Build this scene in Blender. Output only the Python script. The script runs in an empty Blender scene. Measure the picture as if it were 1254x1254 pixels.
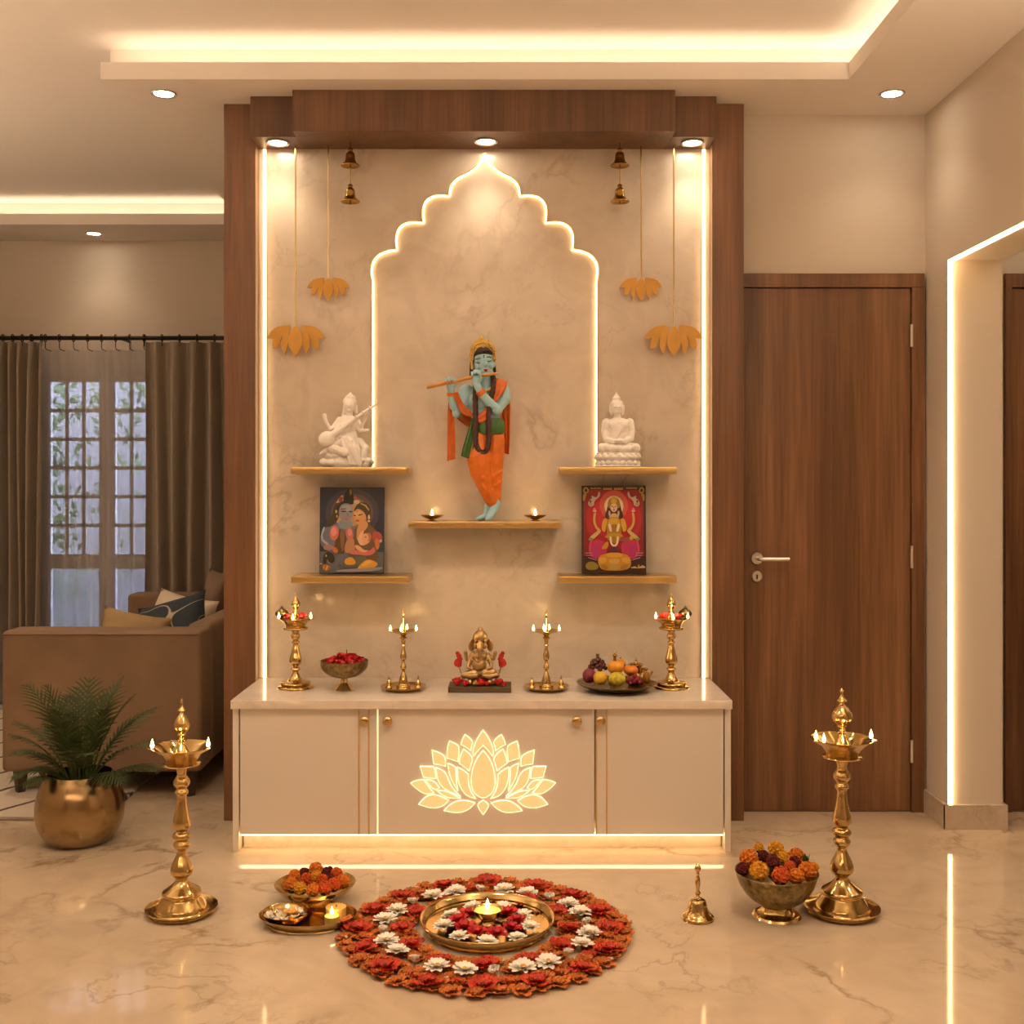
import bpy, bmesh, math, random
from mathutils import Vector, Matrix
random.seed(7)
C = bpy.context.scene.collection
PI = math.pi
H, F = 1.33, 1380.0            # eye height (m), focal length in pixels of the 1254 px frame

# ---------------------------------------------------------------- camera, world, exposure
cam = bpy.data.cameras.new('camera'); cam.sensor_width = 36; cam.lens = F/1254*36; cam.shift_y = -37/1254
cam.clip_start = 0.05
co = bpy.data.objects.new('camera', cam); C.objects.link(co)
co.location = (0, 0, H); co.rotation_euler = (PI/2, 0, 0)
sc = bpy.context.scene; sc.camera = co
sc.view_settings.view_transform = 'Standard'; sc.view_settings.look = 'None'
sc.view_settings.gamma = 1; sc.view_settings.use_curve_mapping = False
sc.view_settings.exposure = 1.57
sc.cycles.max_bounces = 8; sc.cycles.diffuse_bounces = 5; sc.cycles.glossy_bounces = 4
sc.cycles.transparent_max_bounces = 12; sc.cycles.sample_clamp_indirect = 4
sc.cycles.use_denoising = True; sc.cycles.caustics_reflective = False; sc.cycles.caustics_refractive = False
w = bpy.data.worlds.new('dusk'); sc.world = w; w.use_nodes = True
bg = w.node_tree.nodes['Background']; bg.inputs[0].default_value = (0.60, 0.66, 0.90, 1); bg.inputs[1].default_value = 5.5

WARM = (1.0, 0.77, 0.54)       # colour of the lamps in the house
STRIP = (1.0, 0.65, 0.30)
K_COVE, K_REAR_FILL, K_SHRINE, K_ARCH, K_TOE, K_DOORWAY, K_LOTUS = 2.7, 145, 2.3, 2.0, 3.0, 5.0, .40
W_SPOT, W_CANOPY, W_FILL_DOWN, W_FILL_UP = 4, 3.2, 31, 42
W_FLAME = 0.12

def spot(x, y, z, energy, size=1.9, blend=0.7, col=WARM, parent=None, radius=0.05):
    l = bpy.data.lights.new('spot', 'SPOT'); l.energy = energy; l.spot_size = size; l.spot_blend = blend
    l.color = col; l.shadow_soft_size = radius
    o = bpy.data.objects.new('lamp_light', l); C.objects.link(o); o.location = (x, y, z)
    if parent: o.parent = parent
    return o
def glow(x, y, z, energy, parent, col=(1, .55, .2), radius=0.012):
    l = bpy.data.lights.new('flame_light', 'POINT'); l.energy = energy; l.color = col; l.shadow_soft_size = radius
    o = bpy.data.objects.new('flame_light', l); C.objects.link(o); o.location = (x, y, z); o.parent = parent
    return o

# ---------------------------------------------------------------- materials
def newmat(name):
    m = bpy.data.materials.new(name); m.use_nodes = True
    nt = m.node_tree; return m, nt, nt.nodes['Principled BSDF']
def N(nt, t, **kw):
    n = nt.nodes.new(t)
    for k, v in kw.items():
        if k in n.inputs: n.inputs[k].default_value = v
        else: setattr(n, k, v)
    return n
def L(nt, a, b): nt.links.new(a, b)
def coords(nt, scale=(1, 1, 1), rot=(0, 0, 0)):
    tc = N(nt, 'ShaderNodeTexCoord'); mp = N(nt, 'ShaderNodeMapping'); mp.inputs['Scale'].default_value = scale
    mp.inputs['Rotation'].default_value = rot
    L(nt, tc.outputs['Object'], mp.inputs['Vector']); return mp.outputs[0]
def ramp(nt, fac, stops):
    r = N(nt, 'ShaderNodeValToRGB'); e = r.color_ramp.elements
    e[0].position, e[0].color = stops[0][0], (*stops[0][1], 1); e[1].position, e[1].color = stops[-1][0], (*stops[-1][1], 1)
    for p, c in stops[1:-1]:
        x = e.new(p); x.color = (*c, 1)
    L(nt, fac, r.inputs[0]); return r.outputs[0]
def mixc(nt, fac, a, b, mode='MIX'):
    x = N(nt, 'ShaderNodeMix', data_type='RGBA', blend_type=mode)
    for s, v in ((x.inputs[0], fac), (x.inputs[6], a), (x.inputs[7], b)):
        if hasattr(v, 'links'): L(nt, v, s)
        elif isinstance(v, tuple): s.default_value = (*v, 1)
        else: s.default_value = v
    return x.outputs[2]
def bumpy(nt, bs, fac, strength, dist=0.002):
    b = N(nt, 'ShaderNodeBump', Strength=strength, Distance=dist); L(nt, fac, b.inputs['Height']); L(nt, b.outputs[0], bs.inputs['Normal'])
def plain(name, col, rough=.5, metal=0, var=0, vscale=20, bump=0, bscale=60, spec=.5, sss=0, coat=0):
    m, nt, b = newmat(name)
    b.inputs['Base Color'].default_value = (*col, 1); b.inputs['Roughness'].default_value = rough
    b.inputs['Metallic'].default_value = metal; b.inputs['Specular IOR Level'].default_value = spec
    b.inputs['Coat Weight'].default_value = coat
    if var:
        n = N(nt, 'ShaderNodeTexNoise', Scale=vscale, Detail=4.0); L(nt, coords(nt), n.inputs['Vector'])
        d = tuple(c*(1-var) for c in col); e = tuple(min(1, c*(1+var*.6)) for c in col)
        L(nt, ramp(nt, n.outputs['Fac'], [(.3, d), (.7, e)]), b.inputs['Base Color'])
    if bump:
        n = N(nt, 'ShaderNodeTexNoise', Scale=bscale, Detail=3.0); L(nt, coords(nt), n.inputs['Vector'])
        bumpy(nt, b, n.outputs['Fac'], bump)
    return m
def emit(name, col, s):
    m, nt, b = newmat(name)
    b.inputs['Base Color'].default_value = (*col, 1); b.inputs['Emission Color'].default_value = (*col, 1)
    b.inputs['Emission Strength'].default_value = s; return m
def marble(name, base, light, vein, scale=1.0, rough=.12, amount=.6, bumps=0):
    m, nt, b = newmat(name); v = coords(nt, (scale, scale, scale), (.3, .2, .5))
    n1 = N(nt, 'ShaderNodeTexNoise', Scale=1.6, Detail=5.0, Distortion=.8); L(nt, v, n1.inputs['Vector'])
    col = ramp(nt, n1.outputs['Fac'], [(.3, base), (.72, light)])
    n0 = N(nt, 'ShaderNodeTexNoise', Scale=7.0, Detail=6.0, Distortion=1.2); L(nt, v, n0.inputs['Vector'])
    col = mixc(nt, ramp(nt, n0.outputs['Fac'], [(.35, (.30,)*3), (.62, (0,)*3)]), col, tuple(c*.72 for c in base))
    for sc_, wid, am, mk in ((1.15, .010, amount, 1.7), (2.7, .009, amount*.6, 2.3)):
        n2 = N(nt, 'ShaderNodeTexNoise', Scale=sc_, Detail=7.0, Roughness=.58, Distortion=.45); L(nt, v, n2.inputs['Vector'])
        s = N(nt, 'ShaderNodeMath', operation='SUBTRACT'); L(nt, n2.outputs['Fac'], s.inputs[0]); s.inputs[1].default_value = .5
        a = N(nt, 'ShaderNodeMath', operation='ABSOLUTE'); L(nt, s.outputs[0], a.inputs[0])
        line = ramp(nt, a.outputs[0], [(0, (1,)*3), (wid*.4, (.55,)*3), (wid*1.6, (0,)*3)])
        n3 = N(nt, 'ShaderNodeTexNoise', Scale=mk, Detail=3.0); L(nt, v, n3.inputs['Vector'])
        mask = ramp(nt, n3.outputs['Fac'], [(.44, (0,)*3), (.62, (am,)*3)])
        f = mixc(nt, 1.0, line, mask, 'MULTIPLY')
        col = mixc(nt, f, col, vein)
    L(nt, col, b.inputs['Base Color']); b.inputs['Roughness'].default_value = rough
    return m
def wood(name, dark, mid, light, horiz=False, rough=.42):
    m, nt, b = newmat(name)
    s1 = (.5, 9, 9) if horiz else (9, 9, .5); s2 = (3, 90, 90) if horiz else (90, 90, 3)
    n1 = N(nt, 'ShaderNodeTexNoise', Scale=1.0, Detail=6.0, Roughness=.62, Distortion=.35); L(nt, coords(nt, s1), n1.inputs['Vector'])
    n2 = N(nt, 'ShaderNodeTexNoise', Scale=1.0, Detail=3.0); L(nt, coords(nt, s2), n2.inputs['Vector'])
    c = ramp(nt, n1.outputs['Fac'], [(.28, dark), (.5, mid), (.72, light)])
    c = mixc(nt, .55, c, ramp(nt, n2.outputs['Fac'], [(.3, (.42,)*3), (.65, (1,)*3)]), 'MULTIPLY')
    L(nt, c, b.inputs['Base Color']); b.inputs['Roughness'].default_value = rough
    bumpy(nt, b, n2.outputs['Fac'], .15, .001); return m

M = {}
M['wall'] = plain('wall paint', (.66, .585, .50), .75, bump=.03, bscale=180)
M['ceil'] = plain('ceiling paint', (.80, .735, .67), .8)
M['floor'] = marble('polished floor marble', (.58, .455, .325), (.69, .575, .435), (.24, .155, .09), .8, .055, .75)
M['panel'] = marble('backdrop marble', (.68, .58, .47), (.75, .66, .55), (.33, .23, .14), 1.05, .17, .42)
M['top'] = marble('counter marble', (.74, .66, .57), (.80, .73, .65), (.5, .41, .32), 1.3, .10, .35)
M['kerb'] = marble('baseboard marble', (.52, .43, .34), (.62, .53, .43), (.3, .2, .13), 2.0, .2, .5)
M['lacquer'] = plain('cabinet lacquer', (.72, .655, .575), .3, coat=.2)
M['wood'] = wood('walnut veneer', (.105, .045, .018), (.19, .084, .035), (.265, .125, .055))
M['woodh'] = wood('walnut veneer lying', (.085, .036, .014), (.15, .066, .027), (.205, .096, .042))
M['door'] = wood('door veneer', (.085, .036, .014), (.185, .083, .036), (.30, .148, .068))
M['brass'] = plain('polished brass', (.62, .43, .175), .15, 1, var=.18, vscale=30)
M['brassd'] = plain('aged brass', (.27, .195, .085), .3, 1, var=.6, vscale=60, bump=.6, bscale=120)
M['inlay'] = plain('gold inlay', (.66, .42, .15), .45, .25)
M['goldleaf'] = plain('brushed gold', (.66, .49, .23), .25, 1, var=.12, vscale=8)
M['shelf'] = plain('satin brass shelf', (.74, .53, .23), .3, 1, var=.12, vscale=3)
M['pot'] = plain('hammered gold pot', (.40, .28, .14), .2, 1, var=.1, vscale=5)
M['pendant'] = plain('gold painted wood', (.62, .33, .055), .45, .25, var=.1)
M['bell'] = plain('dark brass', (.45, .26, .06), .22, 1, var=.3, vscale=50)
M['chrome'] = plain('satin nickel', (.72, .68, .63), .3, 1)
M['trimring'] = plain('downlight trim', (.55, .5, .45), .4, .6)
M['strip'] = emit('led strip', STRIP, K_SHRINE)
M['cove'] = emit('cove led strip', (1, .85, .64), K_COVE)
M['rearfill'] = emit('rear fill led strip', (1, .79, .57), K_REAR_FILL)
M['archled'] = emit('arch led strip', STRIP, K_ARCH)
M['toe'] = emit('plinth led strip', STRIP, K_TOE)
M['way'] = emit('doorway led strip', STRIP, K_DOORWAY)
M['lens'] = emit('downlight lens', (1, .82, .6), 14)
M['petal'] = emit('lit onyx', (1, .56, .25), K_LOTUS*.55)
M['petaledge'] = emit('lit onyx edge', (1, .76, .42), K_LOTUS*1.8)
M['flame'] = emit('flame', (1, .66, .22), 9)
M['wax'] = plain('wax', (.8, .5, .14), .4)
M['wick'] = plain('wick', (.03, .02, .015), .9)

# ---------------------------------------------------------------- mesh helpers
def finish(name, bm, m, parent=None, smooth=True, angle=.7, label=None):
    bmesh.ops.recalc_face_normals(bm, faces=bm.faces)
    if smooth:
        big = .2*max(f.calc_area() for f in bm.faces)
        for f in bm.faces: f.smooth = f.calc_area() < big or len(bm.faces) > 200
        for e in bm.edges:
            if len(e.link_faces) == 2 and e.calc_face_angle(0) > angle: e.smooth = False
    me = bpy.data.meshes.new(name); bm.to_mesh(me); bm.free()
    for x in (m if isinstance(m, (list, tuple)) else [m]): me.materials.append(M[x] if isinstance(x, str) else x)
    o = bpy.data.objects.new(name, me); C.objects.link(o)
    if parent: o.parent = parent
    if label: o['label'] = label
    return o
def tag(o, label, cat, group=None, kind=None):
    o['label'] = label; o['category'] = cat
    if group: o['group'] = group
    if kind: o['kind'] = kind
    return o
def thing(name, label, cat, loc=(0, 0, 0), group=None, rotz=0, kind=None):
    o = bpy.data.objects.new(name, None); C.objects.link(o); o.location = loc; o.rotation_euler = (0, 0, rotz)
    o.empty_display_size = .05
    return tag(o, label, cat, group, kind)
def dup(o, loc, label, rot=(0, 0, 0), scale=1.0, group=None):
    r = o.copy(); C.objects.link(r); r.location = loc; r.rotation_euler = rot; r.scale = (scale,)*3; r['label'] = label
    if group: r['group'] = group
    for ch in list(o.children):
        c = ch.copy(); C.objects.link(c); c.parent = r
        for g in list(ch.children):
            d = g.copy(); C.objects.link(d); d.parent = c
    return r
def B(): return bmesh.new()
def box(bm, x0, x1, y0, y1, z0, z1, bev=0, mi=0):
    r = bmesh.ops.create_cube(bm, size=1)['verts']
    bmesh.ops.scale(bm, verts=r, vec=(x1-x0, y1-y0, z1-z0)); bmesh.ops.translate(bm, verts=r, vec=((x0+x1)/2, (y0+y1)/2, (z0+z1)/2))
    fs = set(f for v in r for f in v.link_faces)
    for f in fs: f.material_index = mi
    if bev:
        es = list(set(e for v in r for e in v.link_edges))
        bmesh.ops.bevel(bm, geom=es, offset=bev, segments=2, profile=.6, affect='EDGES')
    return bm
def boxo(name, x0, x1, y0, y1, z0, z1, m, parent=None, bev=0, label=None):
    return finish(name, box(B(), x0, x1, y0, y1, z0, z1, bev), m, parent, label=label, smooth=bool(bev))
def lathe(bm, prof, seg=40, c=(0, 0, 0), mod=None, sx=1, sy=1, mi=0):
    rings = []
    for r, z in prof:
        if r <= 1e-6: rings.append([bm.verts.new((c[0], c[1], c[2]+z))])
        else:
            ring = []
            for i in range(seg):
                a = 2*PI*i/seg; k = mod(a, r, z) if mod else 1
                ring.append(bm.verts.new((c[0]+r*k*math.cos(a)*sx, c[1]+r*k*math.sin(a)*sy, c[2]+z)))
            rings.append(ring)
    for a, b in zip(rings, rings[1:]):
        for i in range(seg):
            j = (i+1) % seg
            if len(a) == 1 and len(b) == 1: continue
            if len(a) == 1: f = bm.faces.new((a[0], b[i], b[j]))
            elif len(b) == 1: f = bm.faces.new((a[i], a[j], b[0]))
            else: f = bm.faces.new((a[i], a[j], b[j], b[i]))
            f.material_index = mi
    return bm
def smoothprof(pts, n=3):
    """Catmull-Rom refinement of a profile"""
    out = []
    P = [pts[0]]+list(pts)+[pts[-1]]
    for i in range(1, len(P)-2):
        for k in range(n):
            t = k/n; q = []
            for d in range(len(pts[0])):
                a, b, c, e = P[i-1][d], P[i][d], P[i+1][d], P[i+2][d]
                q.append(.5*(2*b+(c-a)*t+(2*a-5*b+4*c-e)*t*t+(3*b-3*c+e-a)*t**3))
            out.append(tuple(q))
    out.append(tuple(pts[-1])); return out
def tube(bm, pts, rad, seg=10, cap=True, mi=0):
    pts = [Vector(p) for p in pts]; n = len(pts)
    rad = rad if isinstance(rad, (list, tuple)) else [rad]*n
    t0 = (pts[1]-pts[0]).normalized(); up = Vector((0, 0, 1)) if abs(t0.z) < .9 else Vector((0, 1, 0))
    u = t0.cross(up).normalized(); rings = []
    for i, p in enumerate(pts):
        t = (pts[min(i+1, n-1)]-pts[max(i-1, 0)]).normalized()
        u = (u-t*u.dot(t)).normalized(); v = t.cross(u)
        rings.append([bm.verts.new(p+(u*math.cos(2*PI*k/seg)+v*math.sin(2*PI*k/seg))*rad[i]) for k in range(seg)])
    for a, b in zip(rings, rings[1:]):
        for k in range(seg):
            j = (k+1) % seg; f = bm.faces.new((a[k], a[j], b[j], b[k])); f.material_index = mi
    if cap:
        for r in (rings[0], rings[-1]):
            f = bm.faces.new(r); f.material_index = mi
    return bm
def blob(bm, c, r, rot=None, u=16, v=12, mi=0):
    r = r if isinstance(r, (tuple, list)) else (r, r, r)
    mtx = Matrix.Translation(Vector(c))
    if rot: mtx = mtx @ (Matrix.Rotation(rot[2], 4, 'Z') @ Matrix.Rotation(rot[1], 4, 'Y') @ Matrix.Rotation(rot[0], 4, 'X'))
    mtx = mtx @ Matrix.Diagonal((*r, 1))
    vs = bmesh.ops.create_uvsphere(bm, u_segments=u, v_segments=v, radius=1, matrix=mtx)['verts']
    for f in set(f for x in vs for f in x.link_faces): f.material_index = mi
    return bm
def limb(bm, pts, rad, seg=12):
    tube(bm, pts, rad, seg)
    for p, r in zip(pts, rad): blob(bm, p, r, u=12, v=8)
    return bm
def prism(bm, poly, y0, y1, mi=0, side=0):
    """polygon in XZ, given thickness along Y (y0 is the front)"""
    a = [bm.verts.new((x, y0, z)) for x, z in poly]; b = [bm.verts.new((x, y1, z)) for x, z in poly]
    fs = [bm.faces.new(a), bm.faces.new(b[::-1])]; n = len(poly)
    fs[0].material_index = mi; fs[1].material_index = side
    for i in range(n):
        f = bm.faces.new((a[i], b[i], b[(i+1) % n], a[(i+1) % n])); f.material_index = side
    return fs
def chaikin(poly, keep=(0,), n=2):
    for _ in range(n):
        out = []; k2 = []
        for i, p in enumerate(poly):
            a = poly[i-1]; b = poly[(i+1) % len(poly)]
            if i in keep: k2.append(len(out)); out.append(p)
            else:
                out.append((p[0]*.75+a[0]*.25, p[1]*.75+a[1]*.25)); out.append((p[0]*.75+b[0]*.25, p[1]*.75+b[1]*.25))
        poly, keep = out, tuple(k2)
    return poly
def remesh(name, bm, vox, m, parent=None, it=4, fac=.5, label=None):
    bmesh.ops.recalc_face_normals(bm, faces=bm.faces)
    me = bpy.data.meshes.new('tmp'); bm.to_mesh(me); bm.free()
    o = bpy.data.objects.new('tmp', me); C.objects.link(o)
    r = o.modifiers.new('r', 'REMESH'); r.mode = 'VOXEL'; r.voxel_size = vox; r.use_smooth_shade = True
    s = o.modifiers.new('s', 'SMOOTH'); s.iterations = it; s.factor = fac
    dg = bpy.context.evaluated_depsgraph_get(); me2 = bpy.data.meshes.new_from_object(o.evaluated_get(dg))
    bpy.data.objects.remove(o); bpy.data.meshes.remove(me)
    me2.name = name; me2.materials.clear(); me2.materials.append(M[m] if isinstance(m, str) else m)
    for p in me2.polygons: p.use_smooth = True
    q = bpy.data.objects.new(name, me2); C.objects.link(q)
    if parent: q.parent = parent
    if label: q['label'] = label
    return q
def cloth(bm, Lp, Rp, n=10, amp=.003, k=3, th=.004, ph=0):
    """hanging cloth between two edge lines (same number of points), folded k times, th thick"""
    Lp = smoothprof(Lp, 3); Rp = smoothprof(Rp, 3); fr = []; bk = []
    for i, (a, b) in enumerate(zip(Lp, Rp)):
        a, b = Vector(a), Vector(b); r1 = []; r2 = []
        for j in range(n+1):
            t = j/n; p = a.lerp(b, t); d = amp*math.sin(2*PI*k*t+ph)
            r1.append(bm.verts.new(p+Vector((0, d, 0)))); r2.append(bm.verts.new(p+Vector((0, d+th, 0))))
        fr.append(r1); bk.append(r2)
    for g in (fr, bk):
        for i in range(len(g)-1):
            for j in range(n): bm.faces.new((g[i][j], g[i][j+1], g[i+1][j+1], g[i+1][j]))
    m_ = len(fr)
    for i in range(m_-1):
        for j in (0, n): bm.faces.new((fr[i][j], fr[i+1][j], bk[i+1][j], bk[i][j]))
    for j in range(n):
        for i in (0, m_-1): bm.faces.new((fr[i][j], fr[i][j+1], bk[i][j+1], bk[i][j]))
    return bm
def flame_bm(h=.03):
    return lathe(B(), smoothprof([(0, 0), (h*.11, h*.06), (h*.19, h*.25), (h*.15, h*.5), (h*.06, h*.8), (0, h)], 3), 14)
def flame(x, y, z, h, parent):
    f = finish('flame', flame_bm(h), 'flame', parent); f.location = (x, y, z)
    return f
ORD = 'first second third fourth fifth sixth seventh eighth ninth tenth eleventh twelfth thirteenth fourteenth fifteenth sixteenth'.split()
def px(x, Y): return (x-627)*Y/F
def pz(y, Y): return H-(y-590)*Y/F
# ================================================================ the room shell
def struct(name, bm, m, label=None, cat='wall', parent=None):
    o = finish(name, bm, m, parent, smooth=False)
    if not parent: tag(o, label or name.replace('_', ' '), cat, kind='structure')
    return o
ZC, ZU = 2.812, 2.96
WY = 4.554
struct('floor', box(B(), -3.7, 3.6, -1.9, 7.05, -.05, 0), 'floor', 'polished beige marble floor with brown veins', 'floor')
struct('ceiling', box(B(), -3.7, 3.6, -1.9, 7.05, ZU, ZU+.05), 'ceil', 'upper plain cream ceiling inside the tray', 'ceiling')
# soffits with a lip: the trough between lip and riser carries the strip light
def soffit(name, boxes, label):
    bm = B()
    for b in boxes: box(bm, *b)
    return struct(name, bm, 'ceil', label, 'ceiling')
LIPZ = ZC+.063
soffit('trim_1', [(-1.515, 3.6, 4.148, 6.95, ZC, ZC+.012), (-1.515, 1.241, 4.148, 4.166, ZC+.012, LIPZ), (-1.515, 3.6, 4.25, 6.95, ZC+.012, ZU),
                  (-1.515, -1.47, 4.166, 4.25, ZC+.012, LIPZ)],
       'dropped ceiling strip with a lit lip above the shrine')
soffit('trim_2', [(1.241, 1.67, -1.8, 4.148, ZC, ZC+.012), (1.241, 1.259, -1.3, 4.166, ZC+.012, LIPZ), (1.345, 1.67, -1.8, 4.25, ZC+.012, ZU)],
       'dropped ceiling strip running along the right wall')
soffit('trim_3', [(-3.7, -1.515, 6.49, 6.95, ZC, ZC+.012), (-3.7, -1.515, 6.49, 6.505, ZC+.012, LIPZ), (-3.7, -1.515, 6.59, 6.95, ZC+.012, ZU)],
       'dropped ceiling strip with a lit lip above the curtains')
soffit('trim_4', [(-3.6, 1.67, -1.8, -1.2, ZC, ZC+.012), (-3.6, 1.241, -1.218, -1.2, ZC+.012, LIPZ), (-3.6, 1.345, -1.8, -1.3, ZC+.012, ZU)],
       'dropped ceiling strip behind the viewer')
struct('wall_back', box(B(), -1.13, 1.67, WY, 4.70, 0, ZC), 'wall', 'beige partition wall behind the shrine and door')
struct('wall_rear', box(B(), -3.7, 1.9, -1.95, -1.8, 0, ZU), 'wall', 'beige wall behind the viewer')
struct('wall_left', box(B(), -3.8, -3.65, -1.9, 7.05, 0, ZU), 'wall', 'beige left wall of the living area')
bm = B(); RY0, RY1, RZ = 2.7, 4.32, 2.18
box(bm, 1.67, 1.88, RY1, 4.70, 0, ZU); box(bm, 1.67, 1.88, -1.9, RY0, 0, ZU); box(bm, 1.67, 1.88, RY0, RY1, RZ, ZU)
struct('wall_right', bm, 'wall', 'beige right wall with a strip-lit opening')
struct('wall_hall', box(B(), 1.88, 3.6, WY, 4.70, 0, ZU), 'wall', 'beige wall of the hall beyond the opening')
bm = B(); box(bm, 3.5, 3.6, -1.9, WY, 0, ZU); box(bm, 1.88, 3.5, .5, .6, 0, ZU)
struct('wall_far', bm, 'wall', 'beige far walls closing the hall')
bm = B(); box(bm, -1.13, -1.0, 4.70, 7.0, 0, ZU)   # closes the living area on the right, behind the shrine wall
struct('wall_living', bm, 'wall', 'beige wall at the right end of the living area')
# marble baseboards round the right wall stub
bm = B(); box(bm, 1.655, 1.67, RY1-.012, WY, 0, .094); box(bm, 1.655, 1.895, RY1-.014, RY1+.0, 0, .094); box(bm, 1.88, 1.895, RY1, WY, 0, .094)
struct('baseboard_right', bm, 'kerb', 'beige marble baseboard around the doorway jamb', 'baseboard')
bm = B(); box(bm, 1.655, 1.67, -1.8, RY0, 0, .094)
struct('baseboard_side', bm, 'kerb', 'beige marble baseboard along the near right wall', 'baseboard')

# strip lights in the coves (each an aluminium-backed strip lying in its trough)
def strip(name, b, m, label, parent=None):
    o = boxo(name, *b, m, parent)
    if not parent: tag(o, label, 'strip light')
    return o
z1 = ZC+.014
strip('led_strip', (-1.46, 1.30, 4.205, 4.225, z1, z1+.012), 'cove', 'warm strip light in the ceiling trough above the shrine')
strip('led_strip', (1.30, 1.32, -1.2, 4.20, z1, z1+.012), 'cove', 'warm strip light in the ceiling trough along the right wall')
strip('led_strip', (-3.6, -1.53, 6.545, 6.565, z1, z1+.012), 'cove', 'warm strip light in the ceiling trough above the curtains')
strip('led_strip', (-3.5, 1.2, -1.27, -1.25, z1, z1+.012), 'rearfill', 'unseen warm strip added as fill in the ceiling trough behind the viewer')  # added behind the camera as soft room fill, far stronger than the coves
# doorway strips: let into the front arris of the jamb and of the header
strip('led_strip', (1.672, 1.683, RY1-.011, RY1-.001, .094, RZ), 'way', 'upright warm strip light on the doorway jamb')
strip('led_strip', (1.672, 1.683, RY0, RY1-.011, RZ-.011, RZ-.001), 'way', 'warm strip light under the doorway header')

# downlights
def downlight(x, y, z, label, energy, r=.036, group='ceiling downlights', size=1.9):
    t = thing('downlight', label, 'downlight', (x, y, z), group)
    finish('trim_ring', lathe(B(), [(r, 0), (r*1.32, 0), (r*1.36, -.003), (r*1.3, -.006), (r*1.02, -.003), (r, 0)], 32), 'trimring', t)
    finish('lens', lathe(B(), [(0, -.0035), (r, -.003), (r, .0), (0, 0)], 32), 'lens', t)
    if energy: spot(0, 0, -.012, energy, size, .8, parent=t, radius=.22 if energy == W_FILL_DOWN else .05)
    return t
downlight(px(207, 4.30)-.02, 4.30, ZC, 'recessed downlight in the dropped ceiling left of the shrine', W_SPOT*.6)
downlight(1.45, 4.30, ZC, 'recessed downlight in the dropped ceiling near the right wall', W_SPOT*.6)
downlight(px(115, 6.72), 6.72, ZC, 'recessed downlight in the dropped ceiling above the curtains', W_SPOT*.5)
for x, y, e, n in ((-2.4, 4.9, 18, 'the sofa'), (-.75, 2.5, W_FILL_DOWN, 'the flower carpet, left of the middle, added as unseen fill'), (.75, 2.5, W_FILL_DOWN, 'the flower carpet, right of the middle, added as unseen fill'), (2.7, 3.6, 14, 'the hall')):  # the flower carpet pair is added fill, lifting floor and soffit brightness
    downlight(x, y, ZU, 'recessed downlight in the upper ceiling above '+n, e, size=2.6)

# ---------------------------------------------------------------- doors
def door(name, x0, x1, label, handle=True):
    t = thing(name, label, 'door', (0, 0, 0), kind='structure')
    zt, yf = 2.168, WY-.024; fw = .052
    bm = B(); box(bm, x0, x0+fw*.5, yf, WY-.001, 0, zt-.056, .002); box(bm, x1-fw, x1, yf, WY-.001, 0, zt-.056, .002); box(bm, x0, x1, yf, WY-.001, zt-.056, zt, .002)
    finish('door_frame', bm, 'door', t)
    lf = boxo('door_leaf', x0+fw*.5+.003, x1-fw-.003, WY-.014, WY, .006, zt-.059, 'door', t, .002)
    for z in (pz(411, 4.53), pz(682, 4.53), pz(920, 4.53)):
        finish('hinge', tube(B(), [(x1-fw-.002, yf-.002, z-.045), (x1-fw-.002, yf-.002, z+.045)], .0065, 10), 'chrome', t)
    if handle:
        hx, hz = x0+fw*.5+.055, 1.021
        hd = finish('handle', tube(B(), smoothprof([(hx, WY-.02, hz), (hx, WY-.06, hz), (hx+.012, WY-.07, hz), (hx+.03, WY-.07, hz), (hx+.118, WY-.07, hz)], 3), .008, 12), 'chrome', t)
        r = finish('rose', lathe(B(), [(0, 0), (.024, 0), (.025, .004), (.022, .009), (0, .009)], 28), 'chrome', hd)
        r.rotation_euler = (PI/2, 0, 0); r.location = (hx, WY-.014, hz)
        e = finish('escutcheon', lathe(B(), [(0, 0), (.021, 0), (.022, .004), (.019, .007), (0, .007)], 28), 'chrome', t)
        e.rotation_euler = (PI/2, 0, 0); e.location = (hx, WY-.014, hz-.072)
        k = boxo('keyhole', hx-.003, hx+.003, WY-.0225, WY-.021, hz-.082, hz-.064, 'wick', t)
door('door_1', .905, 1.660, 'tall walnut door with nickel lever right of the shrine')
door('door_2', 1.985, 2.75, 'walnut door of the hall seen through the lit opening', False)

# ---------------------------------------------------------------- window, curtains
WX0, WX1, BY = -3.30, -1.70, 6.93
bm = B(); z_t = pz(455, BY); z_m = pz(683, BY)
box(bm, -3.7, WX0, BY, 7.05, 0, ZU); box(bm, WX1, -1.0, BY, 7.05, 0, ZU); box(bm, WX0, WX1, BY, 7.05, z_t, ZU)
struct('wall_window', bm, 'wall', 'beige window wall of the living area')
wn = thing('window_1', 'white French window with small panes behind the sheer curtain', 'window', (0, 0, 0), kind='structure')
M['wframe'] = plain('window paint', (.86, .84, .84), .5)
M['glass'], nt, b = newmat('window glass')
b.inputs['Transmission Weight'].default_value = 1; b.inputs['Roughness'].default_value = 0.0; b.inputs['IOR'].default_value = 1.02
M['frost'], nt, b = newmat('frosted glass'); b.inputs['Transmission Weight'].default_value = .9; b.inputs['Roughness'].default_value = .6
b.inputs['Base Color'].default_value = (.9, .92, 1, 1); b.inputs['IOR'].default_value = 1.05
fr = B(); n_leaf = 4; wl = (WX1-WX0)/n_leaf
box(fr, WX0, WX1, 6.95, 7.0, 0, .05); box(fr, WX0, WX1, 6.95, 7.0, z_m-.07, z_m+.02); box(fr, WX0, WX1, 6.95, 7.0, z_t-.06, z_t)
for i in range(n_leaf+1): box(fr, WX0+i*wl-.045, WX0+i*wl+.045, 6.945, 7.005, 0, z_t)
finish('frame', fr, 'wframe', wn, smooth=False)
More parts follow.
